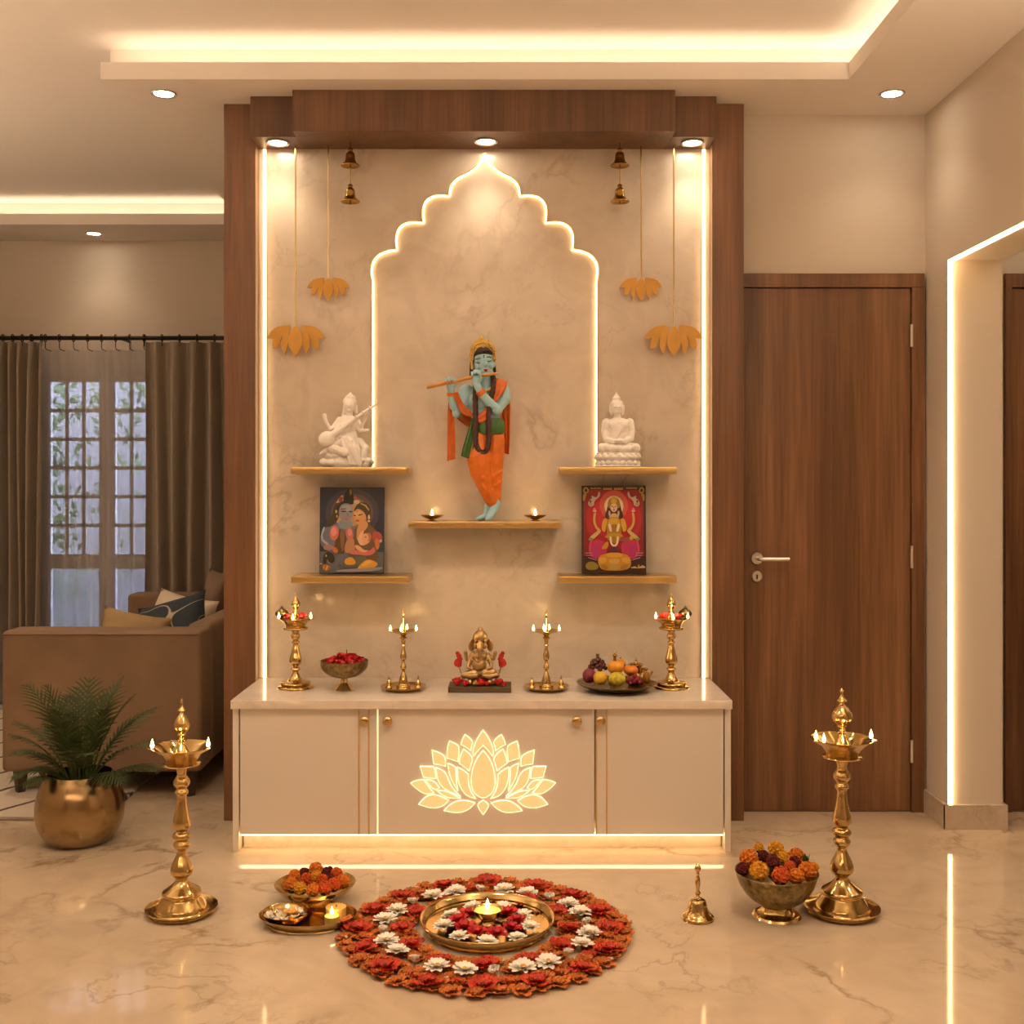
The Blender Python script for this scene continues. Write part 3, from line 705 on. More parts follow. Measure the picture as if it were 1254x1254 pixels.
P1 = [((.018, .022, .045), R_(70, 65, 885, 1140), 0), ((.05, .045, .065), ell(480, 390, 340, 310), 0), ((.11, .075, .085), ell(480, 390, 270, 250), 0), ((.24, .15, .11), ell(470, 390, 225, 205), 0), ((.48, .30, .16), ell(430, 390, 190, 180), 0),
 ((.13, .14, .16), R_(70, 870, 885, 1140), 0), ((.02, .05, .07), R_(780, 700, 885, 880), 0),
 ((.16, .17, .24), [(75, 760), (90, 640), (150, 560), (300, 510), (480, 510), (520, 640), (500, 900), (240, 900), (120, 830)], 2),
 (olv, [(345, 190), (300, 240), (250, 300), (230, 420), (170, 500), (130, 560), (200, 570), (290, 500), (330, 380), (360, 280)], 2),
 ((.55, .38, .16), [(360, 150), (300, 220), (270, 270), (330, 250), (365, 215)], 1), ((.3, .03, .02), ell(335, 215, 22, 34, 14, .6), 0),
 (dk, [(430, 75), (480, 85), (505, 240), (490, 290), (400, 265), (330, 300), (290, 420), (265, 360), (300, 300), (370, 240), (385, 150)], 2), ((.25, .14, .03), [(440, 85), (475, 95), (475, 150), (450, 170)], 1),
 ((.20, .27, .32), [(330, 470), (470, 470), (490, 570), (400, 600), (290, 560)], 2), (gr, [(330, 290), (400, 262), (485, 290), (490, 420), (440, 505), (390, 515), (325, 450), (310, 370)], 2), ((.34, .33, .35), ell(410, 330, 60, 40), 0),
 (dk, ell(372, 368, 34, 9), 0), (dk, ell(462, 372, 24, 8), 0), (dk, [(340, 335), (400, 330), (400, 340), (345, 345)], 0), ((.45, .12, .10), ell(405, 466, 24, 9), 0), ((.16, .15, .16), [(425, 370), (435, 430), (415, 432)], 0),
 ((.55, .36, .14), ell(280, 370, 14, 22), 0), ((.55, .36, .14), ell(290, 430, 10, 16), 0),
 ((.10, .055, .02), [(300, 590), (400, 600), (420, 900), (250, 900), (270, 740)], 1), ((.22, .12, .05), [(320, 600), (390, 600), (380, 850), (350, 880)], 1),
 (pink, ell(258, 640, 58, 92, 22, .1), 0), ((.72, .28, .24), ell(250, 625, 36, 55), 0), (pink, ell(450, 650, 46, 85, 22, -.15), 0), ((.72, .28, .22), ell(452, 630, 28, 45), 0),
 ((.50, .25, .12), [(400, 740), (480, 690), (530, 760), (520, 880), (380, 900)], 2), (orn, [(220, 800), (300, 830), (310, 890), (250, 890)], 1),
 ((.46, .48, .52), [(110, 570), (150, 560), (95, 700), (200, 780), (160, 790), (80, 720)], 1), ((.42, .22, .2), ell(180, 820, 60, 38), 0),
 ((.15, .085, .035), [(530, 560), (620, 520), (700, 530), (790, 600), (860, 720), (800, 860), (830, 1010), (540, 960), (500, 700)], 2), (skin, [(540, 600), (570, 520), (670, 480), (690, 560), (600, 650), (540, 760)], 2),
 (olv, [(510, 330), (560, 260), (650, 250), (710, 310), (720, 430), (690, 530), (650, 400), (560, 320), (500, 380)], 2), ((.5, .32, .1), [(590, 262), (660, 290), (700, 350), (690, 360), (640, 300), (585, 275)], 0),
 (skin, [(495, 380), (560, 330), (640, 380), (665, 450), (630, 530), (570, 548), (520, 500), (495, 440)], 2), ((.72, .42, .18), ell(560, 400, 46, 40), 0), (dk, ell(585, 412, 30, 8, 16, -.3), 0), (dk, ell(515, 420, 16, 7), 0), ((.42, .06, .04), ell(550, 486, 26, 10), 0), ((.35, .04, .02), ell(545, 372, 6, 10), 0),
 ((.7, .5, .3), ell(695, 440, 14, 30), 0), ((.7, .5, .3), ell(695, 490, 16, 14), 0), ((.6, .45, .3), ell(540, 250, 40, 26), 0), ((.5, .1, .08), ell(520, 195, 20, 20), 0),
 ((.42, .08, .06), [(740, 620), (830, 620), (870, 690), (850, 760), (790, 800), (740, 720)], 2), ((.62, .2, .05), [(770, 700), (830, 720), (830, 840), (780, 850)], 1), ((.65, .4, .4), ell(845, 740, 18, 20), 0),
 (peach, [(590, 680), (640, 640), (720, 650), (720, 740), (660, 790), (600, 800), (570, 740)], 2), ((.80, .50, .30), [(560, 680), (625, 600), (635, 620), (600, 720), (640, 790), (590, 800), (555, 740)], 2), ((.45, .2, .08), ell(690, 690, 40, 55), 0), (peach, ell(660, 700, 34, 50), 0), (dk, ell(655, 690, 12, 6), 0),
 (pink, [(450, 880), (520, 840), (600, 880), (720, 860), (760, 800), (790, 880), (700, 930), (560, 910), (470, 910)], 2), (peach, [(510, 790), (570, 790), (640, 860), (700, 850), (640, 890), (540, 850)], 2),
 ((.16, .14, .09), [(490, 930), (700, 930), (640, 1040), (420, 1080), (370, 1010)], 2), (yel, [(390, 970), (480, 930), (545, 1010), (500, 1040), (395, 1035)], 2), ((.8, .36, .03), [(535, 1110), (600, 1020), (700, 955), (830, 1025), (760, 1075), (640, 1110)], 2), ((.85, .50, .12), [(600, 1040), (690, 975), (760, 1000), (640, 1060)], 2),
 ((.03, .025, .01), [(130, 890), (200, 870), (265, 920), (265, 1000), (210, 1020), (170, 950), (160, 1030), (115, 1020)], 2), ((.55, .5, .42), [(155, 900), (172, 930), (150, 940)], 0), ((.6, .56, .5), [(160, 970), (180, 1000), (230, 1030), (200, 1020)], 0),
 (orn, [(105, 1040), (160, 1030), (220, 1060), (190, 1115), (130, 1110)], 1), (yel, [(130, 1050), (150, 1050), (135, 1090), (120, 1080)], 0), ((.7, .6, .45), [(170, 1050), (185, 1055), (165, 1105), (150, 1100)], 0), ((.5, .5, .5), [(55, 1020), (105, 1010), (105, 1030), (60, 1035)], 0),
 ((.35, .33, .30), [(280, 1110), (400, 1095), (860, 1060), (880, 1090), (700, 1125), (300, 1128)], 1), ((.2, .04, .02), [(330, 1020), (345, 1050), (320, 1060)], 0)]
picture(430.5, 79, 106, ZS3+.001, P1, 'blue-toned devotional print of a couple holding an elephant-headed child', (70, 885, 65, 1150), 0)
cr, gd, gdd, rd = (.68, .52, .30), (.62, .36, .03), (.34, .19, .02), (.40, .012, .018)
P2 = [((.045, .012, .006), R_(60, 50, 870, 1160), 0), ((.25, .010, .014), R_(85, 105, 840, 940), 0), (rd, ell(465, 480, 350, 380), 0), ((.52, .02, .03), ell(465, 440, 270, 290), 0), ((.6, .10, .06), ell(465, 300, 180, 190), 0)]
for i in range(9): P2 += [((.6, .4, .05), R_(175+i*15, 72+(i % 3)*4, 186+i*15, 92), 0), ((.55, .36, .05), R_(625+i*15, 72+(i % 2)*5, 636+i*15, 90), 0)]
for i in range(11): P2 += [((.6, .38, .06), R_(332+i*23, 80, 349+i*23, 102), 0)] if i != 5 else []
for k in (1, -1):
    f = lambda pts, k=k: [(x if k == 1 else 930-x, y) for x, y in pts]
    P2 += [((.5, .32, .05), f(ell(115, 110, 34, 40)), 0), ((.05, .012, .006), f(ell(115, 110, 18, 22)), 0), ((.45, .28, .05), f([(80, 150), (125, 150), (110, 200), (95, 250), (75, 240)]), 1),
           ((.55, .45, .36), f([(180, 170), (230, 200), (260, 190), (270, 125), (295, 130), (290, 190), (240, 225), (215, 260), (215, 300), (165, 320), (135, 280), (160, 225), (190, 215)]), 2), ((.2, .05, .03), f(ell(170, 250, 14, 18)), 0), ((.45, .32, .1), f(ell(175, 285, 24, 20)), 0)]
P2 += [(cr, ell(465, 310, 122, 132), 0), ((.78, .62, .40), ell(465, 310, 112, 120), 0), ((.05, .016, .008), [(465, 200), (540, 250), (555, 350), (590, 450), (540, 470), (400, 470), (340, 450), (380, 350), (390, 250)], 2),
 (gdd, [(465, 190), (530, 220), (548, 300), (530, 340), (400, 340), (380, 300), (400, 220)], 2), (gd, ell(465, 240, 40, 50), 0), ((.72, .4, .05), ell(465, 240, 14, 20), 0),
 (cr, [(425, 290), (465, 275), (505, 290), (512, 350), (465, 395), (418, 350)], 2), (dk, ell(443, 312, 14, 6), 0), (dk, ell(487, 312, 14, 6), 0), ((.35, .03, .02), ell(465, 358, 16, 7), 0), ((.3, .1, .03), ell(465, 330, 6, 14), 0),
 ((.55, .4, .22), ell(408, 400, 14, 34), 0), ((.55, .4, .22), ell(522, 400, 14, 34), 0),
 ((.60, .40, .22), [(430, 400), (500, 400), (540, 470), (390, 470)], 1)]
for k in (1, -1):
    f = lambda pts, k=k: [(x if k == 1 else 930-x, y) for x, y in pts]
    P2 += [((.58, .40, .10), f([(215, 385), (245, 390), (225, 480), (250, 570), (300, 600), (270, 640), (215, 560), (200, 480)]), 2), ((.6, .45, .35), f(ell(222, 370, 24, 14)), 0), ((.7, .2, .25), f(ell(220, 350, 16, 20)), 0),
           (gd, f([(330, 460), (390, 470), (370, 560), (350, 650), (300, 600)]), 2), ((.56, .42, .16), f([(300, 600), (300, 640), (190, 740), (150, 720), (160, 700), (240, 630)]), 2), ((.2, .3, .05), f(ell(172, 725, 28, 20)), 0),
           ((.50, .02, .10), f([(150, 760), (250, 720), (400, 780), (350, 960), (200, 980), (140, 880)]), 2), ((.42, .02, .16), f(ell(235, 870, 50, 75)), 0), ((.55, .1, .18), f([(180, 740), (160, 880), (150, 880), (165, 745)]), 0),
           ((.58, .30, .32), f(R_(105, 895, 190, 903)), 0), ((.58, .30, .32), f(R_(115, 925, 200, 932)), 0), ((.5, .2, .3), f([(140, 950), (250, 985), (250, 995), (140, 962)]), 0)]
P2 += [((.40, .22, .02), [(380, 450), (550, 450), (560, 650), (540, 760), (390, 760), (370, 650)], 1), (gd, [(400, 460), (530, 460), (540, 540), (390, 540)], 1),
 ((.75, .62, .48), [(390, 530), (420, 530), (440, 620), (420, 640), (395, 580)], 1), ((.75, .62, .48), [(540, 530), (510, 530), (490, 620), (510, 640), (535, 580)], 1), ((.4, .03, .03), [(440, 540), (490, 540), (480, 640), (450, 640)], 1), (gdd, ell(465, 590, 16, 60), 0),
 ((.50, .28, .03), [(390, 650), (540, 650), (600, 700), (330, 720)], 1), ((.78, .66, .52), [(405, 690), (430, 690), (440, 780), (465, 800), (490, 780), (500, 690), (525, 690), (515, 790), (465, 830), (415, 790)], 1), ((.35, .2, .02), [(435, 690), (495, 690), (480, 780), (450, 780)], 1),
 ((.55, .28, .03), [(290, 850), (380, 740), (400, 790), (370, 850)], 1), ((.08, .02, .06), ell(462, 850, 44, 34), 0), ((.3, .06, .05), R_(540, 700, 660, 760), 1), (gd, ell(680, 710, 26, 26), 0),
 ((.58, .28, .02), [(330, 900), (600, 900), (680, 970), (670, 1090), (560, 1120), (360, 1120), (280, 1090), (250, 970)], 2), ((.68, .36, .03), [(380, 895), (560, 895), (580, 940), (465, 960), (360, 940)], 1), ((.70, .38, .04), [(260, 960), (370, 950), (370, 1010), (290, 1040)], 1), ((.70, .38, .04), [(670, 960), (560, 950), (560, 1010), (650, 1040)], 1), ((.66, .40, .08), [(390, 970), (540, 970), (520, 1040), (410, 1040)], 1), ((.50, .34, .08), [(400, 1050), (530, 1050), (520, 1110), (410, 1110)], 1), ((.42, .20, .02), [(290, 1040), (380, 1050), (390, 1110), (310, 1100)], 1), ((.42, .20, .02), [(650, 1040), (550, 1050), (540, 1110), (620, 1100)], 1),
 ((.30, .22, .03), [(95, 1060), (140, 1005), (220, 1010), (275, 1060), (250, 1110), (130, 1115)], 2), ((.6, .45, .25), [(670, 1080), (720, 1065), (760, 1085), (820, 1050), (855, 1075), (850, 1088), (680, 1090)], 0), ((.6, .35, .05), ell(770, 1070, 12, 26), 0)]
picture(752, 79, 108, ZS3+.001, P2, 'red devotional print of a four-armed seated goddess in gold', (60, 870, 50, 1160), 0)
# ================================================================ brass lamps, bowls, plates
def spouts(k=5, a0=PI/2*3, amt=.16, r0=0):
    def f(a, r, z):
        c = max(0, math.cos(k*(a-a0)))
        return 1+amt*c**10 if r > r0 else 1
    return f
def stepz(rows, s, zb):       # rows of (y, half width) read off the photo, scaled to metres
    return [(w_*s, (zb-y)*s) for y, w_ in rows]
def oil_lamp(label, x, y, s, zb, rows_fin, rows_dish, rows_stem, rows_plate, flames, group, e, fl_h, cat='oil lamp', k=5, z=0.0, spout=.10, mir=1):
    t = thing('oil_lamp', label, cat, (x, y, z), group)
    pl = stepz(rows_plate, s, zb); finish('base_plate', lathe(B(), smoothprof(pl, 2), 48), 'brass', t)
    finish('stem', lathe(B(), smoothprof(stepz(rows_stem, s, zb), 3), 36), 'brass', t)
    dr = stepz(rows_dish, s, zb); mx = max(r for r, _ in dr)
    finish('dish', lathe(B(), smoothprof(dr, 2), 60, mod=spouts(k, -PI/2, spout, mx*.86)), 'brass', t)
    finish('finial', lathe(B(), smoothprof(stepz(rows_fin, s, zb), 3), 32), 'brass', t)
    zf = max(zz for _, zz in dr)
    for a, rr in flames:
        a = a if mir > 0 else PI-a
        fx, fy = rr*mx*math.cos(a), rr*mx*math.sin(a)
        wk = finish('wick', tube(B(), [(fx*.9, fy*.9, zf-.004), (fx, fy, zf+.002)], .0018, 6), 'wick', t)
        flame(fx, fy, zf-.001, fl_h, t)
    glow(0, -mx*.6, zf+.03, e, t)
    return t
FIN = [(90, 1), (97, 5), (105, 9), (114, 6), (124, 8), (135, 12), (150, 25), (156, 11), (166, 13), (185, 30), (212, 46), (236, 44), (254, 30), (261, 18), (268, 22), (276, 15), (287, 14), (295, 25), (303, 16), (320, 22), (340, 32), (366, 40), (388, 40)]
DISH = [(366, 1), (384, 40), (378, 66), (352, 98), (326, 138), (322, 142), (326, 143), (352, 106), (392, 72), (398, 76), (404, 88), (412, 88), (418, 60), (424, 26), (424, 1)]
STEM = [(424, 1), (424, 26), (440, 25), (462, 22), (480, 34), (494, 40), (508, 38), (524, 24), (532, 25), (541, 32), (550, 32), (560, 23), (575, 22), (620, 27), (660, 36), (692, 42), (716, 39), (734, 26), (746, 40), (764, 43), (780, 30), (796, 39), (814, 35), (830, 22), (850, 26), (884, 42), (915, 53), (940, 50), (956, 34), (970, 30), (992, 48), (1014, 78), (1024, 92), (1036, 94), (1044, 90), (1060, 98), (1090, 118), (1108, 124), (1118, 124), (1118, 1)]
PLATE = [(1110, 1), (1114, 124), (1112, 150), (1100, 168), (1097, 171), (1101, 172), (1114, 158), (1119, 146), (1124, 146), (1130, 142), (1130, 1)]
sR = .000667
oil_lamp('tall brass oil lamp standing on the floor in front of the walnut door', px(1031, 3.48), 3.48, sR, 1130, FIN, DISH, STEM, PLATE,
         [(PI*1.08, .93), (-.06, .93), (PI*1.22, .98)], 'floor oil lamps', W_FLAME*1.5, .03)
FINL = [(y, w_*(.82 if y < 260 else 1)) for y, w_ in FIN]
oil_lamp('tall brass oil lamp standing on the floor beside the potted palm', px(222.5, 3.478), 3.478, sR*.955, 1130, FINL, DISH, STEM, PLATE,
         [(PI*1.1, .95), (-.1, .93)], 'floor oil lamps', W_FLAME*1.5, .03)
# tall lamps on the worktop
ZT = .5475
F2 = [(65, 1), (80, 6), (100, 10), (128, 20), (160, 38), (188, 50), (214, 44), (240, 28), (262, 22), (285, 34), (330, 40), (380, 40)]
D2 = [(370, 1), (386, 60), (384, 110), (362, 150), (348, 172), (344, 178), (349, 180), (372, 152), (400, 125), (424, 108), (436, 112), (446, 132), (460, 136), (470, 120), (476, 46), (478, 1)]
S2 = [(476, 1), (478, 44), (500, 36), (524, 46), (550, 50), (572, 40), (588, 26), (600, 40), (616, 42), (630, 28), (680, 40), (740, 54), (796, 69), (830, 66), (858, 44), (874, 26), (884, 40), (906, 56), (920, 40), (940, 34), (980, 52), (1012, 72), (1030, 95), (1040, 110), (1040, 1)]
B2 = [(1030, 1), (1034, 110), (1040, 152), (1056, 168), (1072, 160), (1078, 172), (1090, 192), (1104, 196), (1110, 190), (1110, 1)]
M['redpetal'] = plain('red petals', (.50, .018, .012), .5, var=.35, vscale=40)
M['orangepetal'] = plain('orange petals', (.62, .12, .012), .55, var=.3, vscale=40)
def counter_lamp(x, mir, label):
    t = oil_lamp(label, px(x, 4.28), 4.28, .0003464, 1110, F2, D2, S2, B2, [(PI*1.06, 1.0), (PI*1.5, .88), (-.14, .96)], 'tall lamps at the worktop ends', W_FLAME, .024, z=ZT, mir=mir)
    b = finish('lotus_bud', lathe(B(), smoothprof([(0, -.012), (.017, -.009), (.024, .002), (.019, .013), (.008, .022), (.003, .03), (0, .034)], 3), 24, mod=lambda a, r, z: 1+.08*abs(math.cos(3*a))), 'brassd', t, label='dark brass lotus bud')
    b.location = (-mir*.055, .012, .278)
    ft = B(); tube(ft, [(-mir*.055, .012, .268), (-mir*.04, .008, .26)], .006, 8); finish('bud_bracket', ft, 'brassd', t)
    return t
counter_lamp(362, 1, 'tall brass lamp at the left end of the worktop'); counter_lamp(822, -1, 'tall brass lamp at the right end of the worktop')
F3 = [(115, 1), (140, 8), (160, 14), (182, 18), (205, 10), (228, 14), (270, 12), (310, 18), (330, 22), (350, 26), (390, 36), (410, 36)]
D3 = [(405, 1), (420, 36), (416, 90), (402, 145), (396, 168), (393, 172), (397, 174), (410, 150), (432, 90), (452, 42), (466, 26), (466, 1)]
S3 = [(462, 1), (466, 28), (480, 36), (490, 50), (500, 42), (514, 30), (540, 26), (570, 22), (590, 32), (602, 20), (650, 26), (700, 39), (742, 41), (770, 32), (790, 20), (812, 22), (838, 32), (868, 40), (892, 32), (906, 18), (930, 22), (962, 36), (1002, 50), (1046, 62), (1080, 70), (1092, 86), (1110, 90), (1120, 86), (1140, 86), (1140, 1)]
B3 = [(1136, 1), (1138, 200), (1120, 250), (1104, 282), (1100, 288), (1106, 290), (1126, 256), (1146, 224), (1155, 215), (1155, 1)]
def plate_lamp(x, label):
    t = oil_lamp(label, px(x, 4.24), 4.24, .000294, 1155, F3, D3, S3, B3, [(PI*1.02, .95), (-.06, .95), (PI*1.42, .5), (PI*.6, .5), (PI*.35, .5)], 'slim lamps on plates', W_FLAME, .022, z=ZT, spout=.12)
    for sx_, hh in ((-.054, .048), (.056, .052)):
        f = finish('incense_cone', lathe(B(), smoothprof([(.011, 0), (.013, .004), (.008, .012), (.0095, .02), (.006, .028), (.0028, .034), (.0035, .04), (0, hh)], 3), 20), 'brass', t, label='small turned brass finial on the plate')
        f.location = (sx_, -.004, .006)
    return t
plate_lamp(494, 'slim brass lamp on a round plate, left of the elephant-headed idol'); plate_lamp(669, 'slim brass lamp on a round plate, right of the elephant-headed idol')
# diyas
def diya(x, y, z, s, label, group, fh=.02, e=.05, wax=True):
    t = thing('diya', label, 'oil lamp', (x, y, z), group)
    pr = [(0, 0), (.45, 0), (.48, .06), (.24, .14), (.24, .22), (.5, .34), (.85, .6), (1.08, .86), (1.12, .9), (1.04, .88), (.8, .66), (.4, .42), (0, .38)]
    finish('cup', lathe(B(), smoothprof([(r*s, q*s*.62) for r, q in pr], 2), 36), 'brass', t)
    if wax: finish('oil', lathe(B(), [(0, .44*s), (.86*s, .44*s)], 28), 'wax', t)
    finish('wick', tube(B(), [(0, 0, .40*s), (0, 0, .50*s)], .0016, 6), 'wick', t)
    flame(0, 0, .46*s, fh, t); glow(0, 0, .46*s+fh*.6, e, t)
    return t
diya(px(529, 4.38), 4.38, ZS2, .042, 'small brass diya left of the blue flute player', 'diyas on the middle shelf', .028, W_FLAME*.5)
diya(px(655.5, 4.38), 4.38, ZS2, .042, 'small brass diya right of the blue flute player', 'diyas on the middle shelf', .028, W_FLAME*.5)
# footed bowl with red blossoms on the worktop
cr_ = [(1175, 1), (1175, 108), (1168, 112), (1150, 92), (1118, 62), (1098, 44), (1078, 42), (1060, 38), (1048, 60), (1030, 140), (990, 205), (935, 250), (880, 256), (862, 262), (858, 258), (864, 246), (930, 236), (985, 190), (1020, 120), (1030, 1)]
t = thing('footed_bowl', 'engraved brass footed bowl of red blossoms on the worktop', 'bowl', (px(421.5, 4.25), 4.25, ZT))
k = stepz(cr_, .0003464, 1175)
finish('bowl', lathe(B(), smoothprof(k[7:], 2), 60, mod=lambda a, r, z: 1+.012*math.cos(24*a)*(z > .06)), 'brassd', t)
finish('foot', lathe(B(), smoothprof(k[:9], 2), 40, mod=lambda a, r, z: 1+.05*math.cos(8*a)*(z < .02)), 'goldleaf', t)
BOWLR = (px(421.5, 4.25), 4.25, ZT+.096)
# fruit plate
fp = thing('brass_plate', 'wide shallow brass plate of fruit on the worktop', 'plate', (px(755, 4.24), 4.24, ZT))
finish('dish', lathe(B(), smoothprof([(0, 0), (.075, 0), (.085, .003), (.12, .012), (.148, .026), (.150, .028), (.146, .027), (.118, .015), (.08, .007), (0, .006)], 2), 60), 'brassd', fp)
# hand bell on the floor
t = thing('hand_bell', 'small brass hand bell standing on the floor', 'bell', (px(854.5, 3.43), 3.43, 0))
s = 3.43/F/3.8; zb = 1176
finish('bell', lathe(B(), smoothprof(stepz([(1176, 1), (1176, 70), (1170, 75), (1162, 74), (1150, 60), (1130, 48), (1105, 42), (1090, 36), (1082, 22), (1078, 1)], s, zb), 3), 40), 'brass', t)
finish('handle', lathe(B(), smoothprof(stepz([(1080, 1), (1080, 20), (1074, 10), (1064, 9), (1056, 14), (1048, 10), (1040, 8), (1010, 12), (985, 9), (975, 6), (968, 9), (962, 6), (955, 10), (942, 15), (930, 12), (918, 1)], s, zb), 3), 24), 'brass', t)
# big pedestal bowl on the floor
s = .00026
t = thing('pedestal_bowl', 'broad brass pedestal bowl of marigolds on the floor beside the tall lamp', 'bowl', (px(951, 3.455), 3.455, 0))
PB = (px(951, 3.455), 3.455)
finish('bowl', lathe(B(), smoothprof([(0, .032), (.044, .032), (.05, .036), (.085, .058), (.112, .095), (.124, .132), (.1265, .136), (.122, .135), (.108, .098), (.08, .062), (.045, .042), (0, .04)], 2), 60), 'brassd', t)
finish('foot', lathe(B(), smoothprof([(0, 0), (.068, 0), (.071, .004), (.066, .009), (.056, .011), (.048, .018), (.043, .03), (.042, .036), (0, .036)], 3), 48), 'brass', t)
# low bowl and oval platter on the floor, left
LBX, LBY = px(386, 3.565), 3.565
t = thing('brass_bowl', 'wide brass bowl heaped with marigolds behind the oval platter', 'bowl', (LBX, LBY, 0))
finish('bowl', lathe(B(), smoothprof([(0, 0), (.046, 0), (.05, .004), (.085, .022), (.115, .045), (.1255, .06), (.127, .061), (.122, .059), (.10, .04), (.06, .018), (0, .012)], 2), 60), 'brass', t)
PLX, PLY = px(377.5, 3.40), 3.395
t = thing('oval_platter', 'oval brass platter holding a flower bowl and candles on the floor', 'platter', (PLX, PLY, 0))
finish('platter', lathe(B(), smoothprof([(0, 0), (.11, 0), (.118, .002), (.135, .016), (.146, .029), (.147, .0305), (.143, .028), (.115, .006), (0, .005)], 2), 64, sy=.70), 'brass', t)
SBX, SBY = px(350, 3.39), 3.392
t = thing('small_bowl', 'small round brass bowl of white blossoms on the oval platter', 'bowl', (SBX, SBY, .006))
finish('bowl', lathe(B(), smoothprof([(0, 0), (.035, 0), (.055, .010), (.068, .026), (.071, .031), (.069, .0315), (.052, .014), (.03, .007), (0, .006)], 2), 48), 'brass', t)
def candle(x, y, z, r, h, label, lit):
    t = thing('candle', label, 'candle', (x, y, z), 'candles on the oval platter')
    finish('wax', lathe(B(), smoothprof([(0, 0), (r*.95, 0), (r, .003), (r, h-.004), (r*.93, h), (r*.3, h-.002), (0, h-.002)], 2), 32), 'wax', t)
    finish('wick', tube(B(), [(0, 0, h-.004), (.001, 0, h+.005)], .0013, 6), 'wick', t)
    if lit: flame(0, 0, h+.002, .026, t); glow(0, 0, h+.02, W_FLAME*.5, t)
candle(px(406.5, 3.38), 3.38, .0055, .022, .024, 'short lit yellow candle at the front of the oval platter', True)
candle(px(411.5, 3.435), 3.436, .0055, .031, .03, 'wider unlit yellow candle behind the lit one', False)
# round plate at the heart of the flower carpet
RX, RY = px(595.5, 3.32), 3.32
PX_, PY_ = px(597, 3.36), 3.352
t = thing('brass_plate', 'round brass plate of flowers and a lamp amid the flower carpet', 'plate', (PX_, PY_, 0))
finish('plate', lathe(B(), smoothprof([(0, 0), (.165, 0), (.175, .003), (.190, .022), (.1965, .034), (.200, .036), (.2015, .034), (.200, .038), (.195, .037), (.184, .022), (.168, .007), (0, .006)], 2), 72), 'brass', t)
t = thing('diya', 'lit brass cup lamp in the middle of the round floor plate', 'oil lamp', (PX_, PY_+.012, .006), None)
finish('cup', lathe(B(), smoothprof([(0, 0), (.022, 0), (.024, .006), (.018, .016), (.03, .026), (.044, .046), (.046, .05), (.043, .049), (.03, .036), (0, .034)], 3), 40), 'brass', t)
finish('oil', lathe(B(), [(0, .044), (.0405, .0445)], 32), 'wax', t)
finish('wick', tube(B(), [(0, 0, .042), (0, 0, .05)], .0016, 6), 'wick', t); flame(0, 0, .047, .034, t); glow(0, 0, .066, W_FLAME, t)
# ================================================================ blossoms, fruit, palm
random.seed(11)
def petal_grid(bm, length, width, curl, tilt, ang, c=(0, 0, 0), base=.0, nu=4, nv=5, cup=.2, tipw=.5, ruff=0, mi=0, r0=.0):
    """one petal: grows from the axis at radius r0, tilts up by tilt, bends by curl along its length"""
    g = []; x, z, a = r0, 0.0, tilt
    for j in range(nv+1):
        t = j/nv; wv = width*(math.sin(PI*min(1, .12+.88*t*(1-tipw*.5)))**.7 if t < 1 else width*0+tipw*.6)
        row = []
        for i in range(nu+1):
            u = 2*i/nu-1; ht = cup*width*u*u*.5+ruff*math.sin(i*2.6+j*1.9)
            row.append(bm.verts.new((c[0]+(x-ht*math.sin(a))*math.cos(ang)-u*wv/2*math.sin(ang), c[1]+(x-ht*math.sin(a))*math.sin(ang)+u*wv/2*math.cos(ang), c[2]+base+z+ht*math.cos(a))))
        g.append(row); x += length/nv*math.cos(a); z += length/nv*math.sin(a); a += curl/nv
    for p, q in zip(g, g[1:]):
        for i in range(nu):
            f = bm.faces.new((p[i], p[i+1], q[i+1], q[i])); f.material_index = mi
def bloom(name, label, cat, rings, m, centre=None, group=None):
    """rings: (count, length, width, curl, tilt, base, tipw, cup, ruff)"""
    bm = B()
    for q, (n, le, wi, cu, ti, ba, tw, cp, ru) in enumerate(rings):
        for i in range(n):
            petal_grid(bm, le*random.uniform(.9, 1.08), wi, cu+random.uniform(-.15, .15), ti+random.uniform(-.12, .12), 2*PI*(i+.5*(q % 2))/n+random.uniform(-.1, .1), base=ba, tipw=tw, cup=cp, ruff=ru, r0=.001)
    t = thing(name, label, cat, (0, 0, 0), group); finish('petals', bm, m, t, angle=3)
    if centre:
        cm, r, z, sq = centre; finish('flower_centre', blob(B(), (0, 0, z), (r, r, r*sq), u=12, v=8), cm, t)
    return t
M['redflower'] = plain('red hibiscus', (.56, .042, .010), .55, var=.4, vscale=50)
M['crimson'] = plain('crimson blossom', (.62, .018, .022), .5, var=.4, vscale=60)
M['darkred'] = plain('maroon marigold', (.16, .010, .012), .6, var=.4, vscale=60)
M['rust'] = plain('rust orange petals', (.58, .17, .022), .6, var=.45, vscale=35)
M['white'] = plain('white daisy petals', (.94, .90, .82), .55)
M['yolk'] = plain('daisy centre', (.62, .34, .04), .7, bump=.6, bscale=500)
M['fdark'] = plain('dark flower centre', (.10, .012, .01), .7)
M['mango'] = plain('orange marigold', (.78, .25, .012), .6, var=.35, vscale=70)
M['yellowm'] = plain('yellow marigold', (.82, .42, .02), .6, var=.35, vscale=70)
M['deep'] = plain('deep orange marigold', (.72, .12, .010), .6, var=.35, vscale=70)
M['leaf'] = plain('dark leaf', (.045, .075, .02), .5, var=.4)
